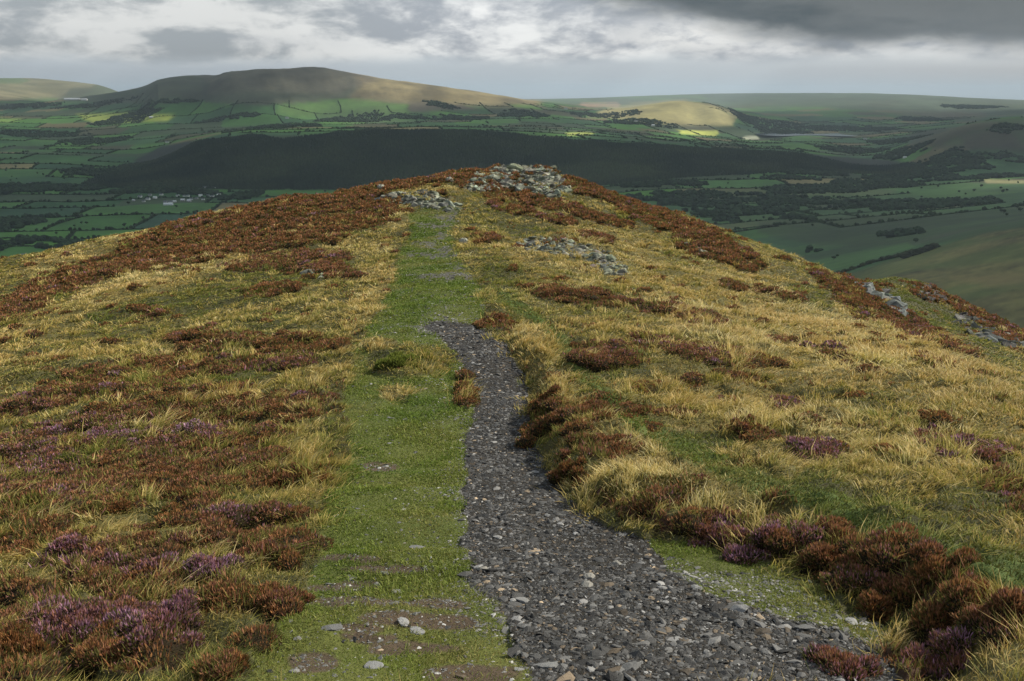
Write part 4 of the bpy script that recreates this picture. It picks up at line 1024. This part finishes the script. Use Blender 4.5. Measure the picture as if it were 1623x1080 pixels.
print('heather bushes', n, 'sprigs', int(ns.sum()))

# slate chips of the path
rs = np.random.default_rng(41)
x, y, z, r = sample(rs, 5400, 5.5, 1.35, rmax=72, azd=30)
K = mask_at(x, y)
cl = fbm(x * 1.8, y * 1.8, 821, 3)
edge_ = sstep(150, 0, -K['sdg']) * sstep(15, 30, r * 0 + 40)
pr = K['gravel'] * (.98 - .45 * sstep(.1, .5, fbm(x * 1.1, y * 1.1, 825, 3))) + K['moss'] * .6 * (cl > -.3) + K['turf'] * (.05 + .26 * sstep(130, 0, -K['sdg']) * (cl > -.05) + .6 * sstep(22, 0, -K['sdg']) + .20 * K['soil'] * (cl > -.1)) + K['bare'] * .25
keep = rs.random(len(x)) < pr
x, y, z, r = x[keep], y[keep], z[keep], r[keep]; K = {k: a[keep] for k, a in K.items()}; n = len(x)
sz = np.exp(rs.normal(math.log(.0066), .66, n)) * np.maximum(1, (r / 7)**.55); sz = np.minimum(sz, .045 * np.maximum(1, r / 14))
ong = K['gravel'] > .5; sz = np.where(ong, sz, sz * .75)
scl = np.stack([sz * rs.uniform(.8, 1.7, n), sz * rs.uniform(.6, 1.1, n), sz * rs.uniform(.12, .38, n)], 1)
g_ = np.clip(np.exp(rs.normal(math.log(.039), .80, n)), .010, .30)[:, None]
colr = g_ * np.array([[1.02, 1.0, .95]]) 
colr = np.where((rs.random(n) < .10)[:, None], g_ * np.array([[1.9, 1.45, .95]]), colr)
colr = np.where((~ong & (rs.random(n) < .7))[:, None], np.clip(g_ * 2.2, .12, .40) * np.array([[1.02, 1, .93]]), colr)
Vv, Fa = scatter_mesh(CHIP, I0F, np.stack([x, y, z + scl[:, 2] * .35], 1), scl, rs.uniform(0, 6.28, n), rs.integers(0, 12, n), rs.normal(0, .30, n))
o = mesh_np('gravel', Vv, Fa, np.repeat(colr, 12, 0), M_STONE); tag(o, 'loose dark slate chips strewn over the path', 'gravel', kind='stuff'); print('chips', n)
STONES = [(1170,967,.055,.36,'pale flat stone lying near the right side of the gravel'),(935,917,.045,.40,'light sandy slab in the middle of the gravel'),(930,930,.042,.42,'white flat stone just in front of the sandy slab'),(977,896,.038,.33,'yellowish stone on the gravel above the sandy slab'),
 (830,955,.045,.30,'grey slab on the left of the gravel'),(765,906,.045,.36,'tan flat stone at the left edge of the gravel beside the turf'),(865,1060,.050,.32,'light slab on the gravel near the bottom edge'),(1000,1062,.045,.20,'grey stone at the bottom centre of the gravel'),
 (525,998,.050,.22,'grey and white upright stone in the lower turf'),(662,1005,.036,.40,'pale pebble on the turf right of the bare soil'),(640,993,.040,.42,'pale stone at the front of the wide soil patch'),(630,940,.036,.40,'white stone by the pebble cluster on the upper soil patch'),
 (1368,980,.065,.17,'large mossy grey stone under the dark heather bank'),(1350,990,.040,.42,'small white stone before the mossy grey one'),(1103,935,.034,.34,'pale stone amid moss right of the gravel'),(1275,1000,.05,.2,'bluish slate slab at the right side of the lower gravel'),
 (660,870,.045,.30,'grey flat stone alone on the middle turf'),(790,855,.035,.36,'pale oblong stone in the middle of the gravel'),(1045,1005,.04,.14,'dark slab in the broad lower gravel'),(590,1058,.045,.40,'long pale stone low on the turf near the bottom')]
for (u_, v_, s_, alb, lb) in STONES:
    px, py, pz = hit(u_, v_, 3.4, 60)
    V2 = I2V * (1 + .16 * rs.uniform(-1, 1, (len(I2V), 1))); nrm = rs.normal(size=(7, 3)); nrm /= np.linalg.norm(nrm, axis=1)[:, None]
    for nn_ in nrm: d_ = V2 @ nn_; V2 = V2 - np.clip(d_ - .62, 0, None)[:, None] * nn_[None]
    V2 = V2 * np.array([[s_ * rs.uniform(1.1, 1.5), s_, s_ * rs.uniform(.25, .42)]])
    tint_ = np.array([[1.05, 1.0, .86]]) if 'sandy' in lb or 'tan' in lb or 'yellow' in lb else np.array([[1, 1, .96]])
    o = mesh_np('stone', V2, I2F, np.repeat(alb * .52 * tint_, len(V2), 0), M_STONE, False)
    o.location = (px, py, pz + s_ * .18); o.rotation_euler = (rs.normal(0, .12), rs.normal(0, .12), rs.uniform(-.5, .5)); tag(o, lb, 'stone')

# bedrock outcrops
def outcrop(polys, nblk, smin, smax, label, seed, alb=(.150, .155, .120), sink=.15, dip=.5, step=0.0):
    rk = np.random.default_rng(seed); P = []; 
    us = [p[0] for p in polys]; vs = [p[1] for p in polys]; tries = 0
    while len(P) < nblk and tries < nblk * 40:
        tries += 1
        u_, v_ = rk.uniform(min(us), max(us)), rk.uniform(min(vs), max(vs))
        if poly_sd(np.array([u_]), np.array([v_]), polys)[0] < 0: continue
        P.append(hit(u_, v_ + 2, 15, 150))
    P = np.array(P); n = len(P)
    B = variants(I1V, 12, .30, seed + 1)
    for q in range(12):
        nn = rk.normal(size=(6, 3)); nn /= np.linalg.norm(nn, axis=1)[:, None]
        for w_ in nn: d_ = B[q] @ w_; B[q] = B[q] - np.clip(d_ - .55, 0, None)[:, None] * w_[None]
    s = np.where(np.arange(n) < n * .22, rk.uniform(smax * 1.1, smax * 2.0, n), rk.uniform(smin, smax, n)); P[:, 2] -= np.where(np.arange(n) < n * .22, s * .55, s * .15); scl = np.stack([s * rk.uniform(.8, 1.6, n), s * rk.uniform(.6, 1.1, n), s * rk.uniform(.45, .95, n)], 1)
    Vv, Fa = scatter_mesh(B, I1F, P + np.array([[0, 0, 1]]) * (scl[:, 2:3] * sink), scl, rk.normal(dip - .3, .30, n), rk.integers(0, 12, n), rk.normal(.3, .25, n))
    cc = np.repeat(np.array([alb]) * rk.uniform(.55, 1.45, (n, 1)) * (1 + rk.normal(0, .04, (n, 3))), 42, 0) * np.exp(rk.normal(0, .38, (n * 42, 1)))
    o = mesh_np('rock_outcrop', Vv, Fa, cc, M_ROCK, False); tag(o, label, 'rock')
outcrop(OUTCROP['summit'], 420, .07, .30, 'big grey craggy outcrop crowning the hilltop', 51, sink=.2)
outcrop([(735,262),(790,256),(860,250),(900,268),(880,285),(820,278),(750,290)], 170, .08, .32, 'topmost pale rocks along the skyline of the hilltop crag', 52, sink=.35)
outcrop(OUTCROP['left'], 150, .08, .30, 'low smooth grey outcrop left of the path before the summit', 53, sink=.1)
outcrop(OUTCROP['mid'], 210, .06, .24, 'long broken grey outcrop across the grass right of the path', 54, sink=.1)
outcrop(OUTCROP['slab'], 100, .10, .30, 'pale sloping slab at the right shoulder of the ridge', 55, (.125, .135, .125), sink=.3)
outcrop([(1445,455),(1470,450),(1500,470),(1480,475),(1455,470)], 50, .15, .4, 'dark crag on the crest of the right hand spur', 56, (.09, .09, .08), sink=.1)
outcrop([(1500,492),(1540,500),(1600,532),(1623,548),(1590,550),(1530,525)], 90, .12, .36, 'broken grey crags running down the right hand spur', 57, (.10, .10, .09), sink=.05)
outcrop([(485,428),(520,432),(540,440),(500,440)], 12, .12, .25, 'small rocks beside the dark hummock on the left slope', 58, sink=.1)
outcrop([(1080,386),(1110,384),(1140,398),(1110,400)], 16, .12, .28, 'few grey rocks in heather high on the right slope', 59, sink=.1)
for (u_, v_, s_, lb) in [(604,297,.28,'pale rock left of the low grey outcrop on the skyline'),(735,382,.22,'pale small boulder at the right side of the turf below the summit'),(905,276,.40,'pointed pale rock standing at the right end of the hilltop crag'),(712,285,.3,'pale stone in the heather left of the hilltop crag'),(640,296,.22,'small pale stone on the left skyline of the summit')]:
    px, py, pz = hit(u_, v_ + 3, 15, 150); V2 = I2V * (1 + .14 * rs.uniform(-1, 1, (len(I2V), 1))) * np.array([[s_, s_ * .8, s_ * .8]])
    o = mesh_np('boulder', V2, I2F, np.tile([[.26, .26, .21]], (len(V2), 1)), M_ROCK, False); o.location = (px, py, pz + s_ * .2); tag(o, lb, 'rock')

# ------------------------------------------------------------------ sun, sky, clouds, air
SUN_EL = math.radians(36); SUN_AZ = math.radians(68)                  # to the right, a little ahead
sx, sy, sz = math.sin(SUN_AZ) * math.cos(SUN_EL), math.cos(SUN_AZ) * math.cos(SUN_EL), math.sin(SUN_EL)
sl = bpy.data.lights.new('sun', 'SUN'); sl.energy = 4.7; sl.angle = math.radians(.55); sl.color = (1, .93, .80)
so = bpy.data.objects.new('sun', sl); C.objects.link(so)
from mathutils import Vector
so.rotation_euler = Vector((sx, sy, sz)).to_track_quat('Z', 'Y').to_euler()
so.location = (0, 0, 30)
w = bpy.data.worlds.new('World'); scene.world = w; w.use_nodes = True
g = G(w)
out = g.n('ShaderNodeOutputWorld'); bg = g.n('ShaderNodeBackground'); bg.inputs['Strength'].default_value = .1
sky = g.n('ShaderNodeTexSky', sky_type='NISHITA'); sky.sun_disc = False; sky.sun_elevation = SUN_EL; sky.sun_rotation = SUN_AZ; sky.air_density = 1.2; sky.dust_density = 2.5
tc = g.n('ShaderNodeTexCoord'); sep = g.n('ShaderNodeSeparateXYZ'); g.l(tc.outputs['Generated'], sep.inputs[0])
X, Y, Z = sep.outputs
hor = g.m('SQRT', g.m('ADD', g.m('MULTIPLY', X, X), g.m('MULTIPLY', Y, Y)))
e = g.m('DIVIDE', Z, g.m('MAXIMUM', hor, .02))
az = g.m('ARCTAN2', X, Y)
def skyvec(sa, se, off=0.0):
    cb = g.n('ShaderNodeCombineXYZ'); g.l(g.m('MULTIPLY', az, sa), cb.inputs[0]); g.l(g.m('MULTIPLY', g.m('MINIMUM', e, 1.2), se), cb.inputs[1]); cb.inputs[2].default_value = off; return cb.outputs[0]
nA = g.noise(skyvec(8, 22), 1.0, 8, .55, .3); nB = g.noise(skyvec(15, 34, 3), 1.0, 8, .62, .5); nC = g.noise(skyvec(3.2, 15, 7), 1.0, 7, .55, .3); nD = g.noise(skyvec(26, 60, 11), 1.0, 8, .6, .3); nE = g.noise(skyvec(4, 14, 13), 1, 4, .5)
cA = g.m('SUBTRACT', nA, .5); cB = g.m('SUBTRACT', nB, .5); cC = g.m('SUBTRACT', nC, .5); cD = g.m('SUBTRACT', nD, .5)
S = 8.9                                                             # colours are divided by the 0.1 strength
def col(r, gg, b): return (r * S, gg * S, b * S)
haze = g.mix(g.ss(0.0, .05, e), col(.56, .63, .70), col(.58, .66, .74))
haze = g.mix(.25, haze, sky.outputs[0])
# broken white and grey cloud above the pale band
ew = g.m('ADD', e, g.m('MULTIPLY', cC, .035))
ew = g.m('ADD', ew, g.m('MULTIPLY', cB, .012))
cover = g.ss(.024, .041, ew)
shade = g.m('ADD', g.m('ADD', .52, g.m('MULTIPLY', cA, 3.0)), g.m('ADD', g.m('MULTIPLY', cD, .9), g.m('MULTIPLY', cB, 1.5)))
left = g.ss(-.02, -.30, az)
lo = g.mix(left, col(.34, .37, .41), col(.32, .35, .37)); hi = g.mix(left, col(.80, .81, .80), col(.64, .65, .64))
cloud = g.mix(g.ss(.15, .85, shade), lo, hi)
# brightest gap low in the middle right
ga = g.m('SUBTRACT', az, .20); ge = g.m('SUBTRACT', e, .055)
gl = g.m('EXPONENT', g.m('MULTIPLY', g.m('ADD', g.m('MULTIPLY', g.m('MULTIPLY', ga, ga), 70), g.m('MULTIPLY', g.m('MULTIPLY', ge, ge), 2600)), -1))
cloud = g.mix(g.m('MULTIPLY', gl, g.ss(.3, .6, nD), clamp=True), cloud, col(.76, .76, .74))
# faint darker belly above the left part
bl = g.m('MULTIPLY', g.ss(.040, .070, ew), g.ss(.46, .62, nC)); cloud = g.mix(g.m('MULTIPLY', bl, .6), cloud, col(.30, .33, .37))
skyc = g.mix(cover, haze, cloud)
# heavy slate cloud with its lower edge falling to the right
edge = g.m('SUBTRACT', .091, g.m('MULTIPLY', g.m('SUBTRACT', az, .10), .21))
edge = g.m('MAXIMUM', edge, .045)
edge = g.m('ADD', edge, g.m('MULTIPLY', g.m('MAXIMUM', g.m('SUBTRACT', .08, az), 0), .10))
edge = g.m('SUBTRACT', edge, g.m('MULTIPLY', g.m('MAXIMUM', g.m('SUBTRACT', az, .42), 0), .06))
dk = g.m('SUBTRACT', g.m('ADD', e, g.m('ADD', g.m('MULTIPLY', cC, .030), g.m('ADD', g.m('MULTIPLY', cB, .030), g.m('MULTIPLY', cD, .008)))), edge)
dm = g.ss(-.016, .016, dk)
dcol = g.mix(g.m('ADD', g.ss(.38, .62, nC), g.m('MULTIPLY', cB, 1.6), clamp=True), col(.070, .090, .102), col(.155, .172, .18))
dcol = g.mix(g.m('MULTIPLY', g.ss(.0, .06, dk), .5), dcol, col(.10, .11, .108))
skyc = g.mix(dm, skyc, dcol)
# overhead: broken overcast, outside the photograph
up = g.ss(.16, .42, e)
over_ = g.mix(g.ss(.35, .65, nE), col(.30, .34, .40), col(.62, .66, .72))
over_ = g.mix(.25, over_, sky.outputs[0])
skyc = g.mix(up, skyc, over_)
# below the horizon
skyc = g.mix(g.ss(0.0, -.02, e), skyc, col(.16, .18, .16))
g.l(skyc, bg.inputs['Color']); g.l(bg.outputs[0], out.inputs['Surface'])

# unseen cloud deck added to shade the valley, density shaped by the wanted shadow
DZ = 1650.0
gx = np.arange(-14000, 24000, 130.0); gy = np.arange(-1500, 13600, 130.0)
DX, DY = np.meshgrid(gx, gy)
LIT = [([(545,100),(860,100),(880,172),(700,170),(640,178),(560,172),(520,140)], .8), ([(440,160),(560,156),(650,166),(660,196),(560,200),(430,188)], .85), ([(-80,172),(60,176),(180,174),(300,178),(290,198),(150,202),(-80,204)], .7),
       ([(-80,100),(160,118),(170,140),(90,152),(-80,165)], .9), ([(820,146),(1150,146),(1150,160),(960,172),(830,175)], .75), ([(930,188),(970,168),(1060,156),(1140,166),(1178,186),(1172,202),(1060,200)], 1.), ([(1060,202),(1145,202),(1145,220),(1060,220)], 1.), ([(885,207),(960,205),(960,221),(885,221)], .8),
       ([(1160,212),(1205,212),(1205,224),(1160,224)], .7), ([(1550,282),(1700,282),(1700,296),(1550,296)], .7), ([(80,148),(150,150),(150,166),(80,166)], .8), ([(1200,208),(1360,208),(1360,222),(1200,222)], .25),([(1330,440),(1500,385),(1700,345),(1700,620),(1340,620)], .13), ([(430,90),(560,90),(540,150),(430,150)], .35), ([(-80,170),(420,172),(1060,178),(1060,226),(760,214),(600,206),(340,214),(250,232),(-80,236)], .26), ([(1060,200),(1460,205),(1440,258),(1060,228)], .15), ([(-80,236),(240,232),(120,290),(-80,292)], .10), ([(1000,288),(1700,282),(1700,340),(1100,345)], .05)]
t_ = (DZ + 330) / math.tan(SUN_EL)
def deck_density(DX, DY):
    gxx = DX - math.sin(SUN_AZ) * t_; gyy = DY - math.cos(SUN_AZ) * t_
    for _ in range(3):
        zg = ground(gxx, gyy); tt = (DZ - zg) / math.tan(SUN_EL); gxx = DX - math.sin(SUN_AZ) * tt; gyy = DY - math.cos(SUN_AZ) * tt
    zg = ground(gxx, gyy); u, v = project(gxx, gyy, zg); r = np.hypot(gxx, gyy)
    dens = .93 + .10 * fbm(gxx / 1800, gyy / 1800, 601, 4)
    uw = u + 12 * fbm(gxx / 700, gyy / 700, 611, 3); vw = v + 3 * fbm(gxx / 700 + 3, gyy / 700, 615, 3)
    for p, s in LIT: dens = dens * (1 - s * sstep(-5, 5, poly_sd(uw, vw, p)))
    dens = dens * sstep(420, 760, r + 60 * fbm(gxx / 200, gyy / 200, 621, 3))
    behind = sstep(-.2, .25, gyy / np.maximum(r, 1))
    edge = sstep(0, 1500, DY + 1500) * sstep(13500, 11800, DY) * sstep(-14000, -12000, DX) * sstep(24000, 22000, DX)
    return np.clip(dens * behind * edge, 0, .97), r
dd, _ = deck_density(DX, DY)
nx, ny = len(gx), len(gy)
lump = fbm(DX / 700, DY / 700, 631, 4)
top = np.stack([DX, DY, DZ + 120 + 90 * lump * 1.0], -1).reshape(-1, 3); bot = np.stack([DX, DY, DZ + 60 * fbm(DX / 500 + 3, DY / 500, 641, 4)], -1).reshape(-1, 3)
ii = np.arange(nx * ny).reshape(ny, nx)
q = np.stack([ii[:-1, :-1].ravel(), ii[:-1, 1:].ravel(), ii[1:, 1:].ravel(), ii[1:, :-1].ravel()], 1)
keep = (dd.ravel()[q].max(1) > .01); q = q[keep]
Vd = np.concatenate([top, bot]); Qd = np.concatenate([q, q[:, ::-1] + nx * ny]); cd = np.repeat(np.concatenate([dd.ravel(), dd.ravel()])[:, None], 3, 1)
m, g = material('cloud'); out = g.n('ShaderNodeOutputMaterial'); at = g.n('ShaderNodeAttribute', attribute_name='col'); se_ = g.n('ShaderNodeSeparateColor'); g.l(at.outputs['Color'], se_.inputs[0])
a1 = g.m('SUBTRACT', 1.0, g.m('SQRT', g.m('SUBTRACT', 1.0, se_.outputs[0])))
df = g.n('ShaderNodeBsdfDiffuse'); df.inputs['Color'].default_value = (.85, .85, .86, 1); tr = g.n('ShaderNodeBsdfTranslucent'); tr.inputs['Color'].default_value = (.50, .58, .66, 1)
mx = g.n('ShaderNodeMixShader'); mx.inputs[0].default_value = .6; g.l(df.outputs[0], mx.inputs[1]); g.l(tr.outputs[0], mx.inputs[2])
tp = g.n('ShaderNodeBsdfTransparent'); m2 = g.n('ShaderNodeMixShader'); g.l(a1, m2.inputs[0]); g.l(tp.outputs[0], m2.inputs[1]); g.l(mx.outputs[0], m2.inputs[2]); g.l(m2.outputs[0], out.inputs['Surface'])
used_, inv = np.unique(Qd, return_inverse=True)
o = mesh_np('shade_clouds', Vd[used_], inv.reshape(Qd.shape), cd[used_], m, True); tag(o, kind='structure')

# the air
hv, hf = boxv(-52000, 52000, -52000, 52000, float(GZ.min()) - 1.0, max(float(V[(RR.repeat(NA) < 30000), 2].max()), 250) + 30)
m, g = material('haze'); out = g.n('ShaderNodeOutputMaterial'); pv = g.n('ShaderNodeVolumePrincipled')
pv.inputs['Color'].default_value = (.68, .84, .98, 1); pv.inputs['Density'].default_value = HAZE; pv.inputs['Anisotropy'].default_value = .15
g.l(pv.outputs[0], out.inputs['Volume'])
o = pyobj('haze', hv, hf, m, None); tag(o, 'thin pale blue air over the whole valley', 'haze', kind='stuff')

# ------------------------------------------------------------------ camera and render settings
cam = bpy.data.cameras.new('camera'); co = bpy.data.objects.new('camera', cam); C.objects.link(co)
cam.sensor_width = 36; cam.lens = F / 1623 * 36; cam.clip_start = .1; cam.clip_end = 120000
co.location = (0, 0, 0); co.rotation_euler = (PI / 2 - PITCH, 0, 0)
scene.camera = co
scene.view_settings.view_transform = 'Standard'; scene.view_settings.look = 'None'; scene.view_settings.exposure = 0.54; scene.view_settings.gamma = 1
scene.cycles.max_bounces = 6; scene.cycles.diffuse_bounces = 3; scene.cycles.transparent_max_bounces = 8; scene.cycles.volume_bounces = 0; scene.cycles.use_denoising = True
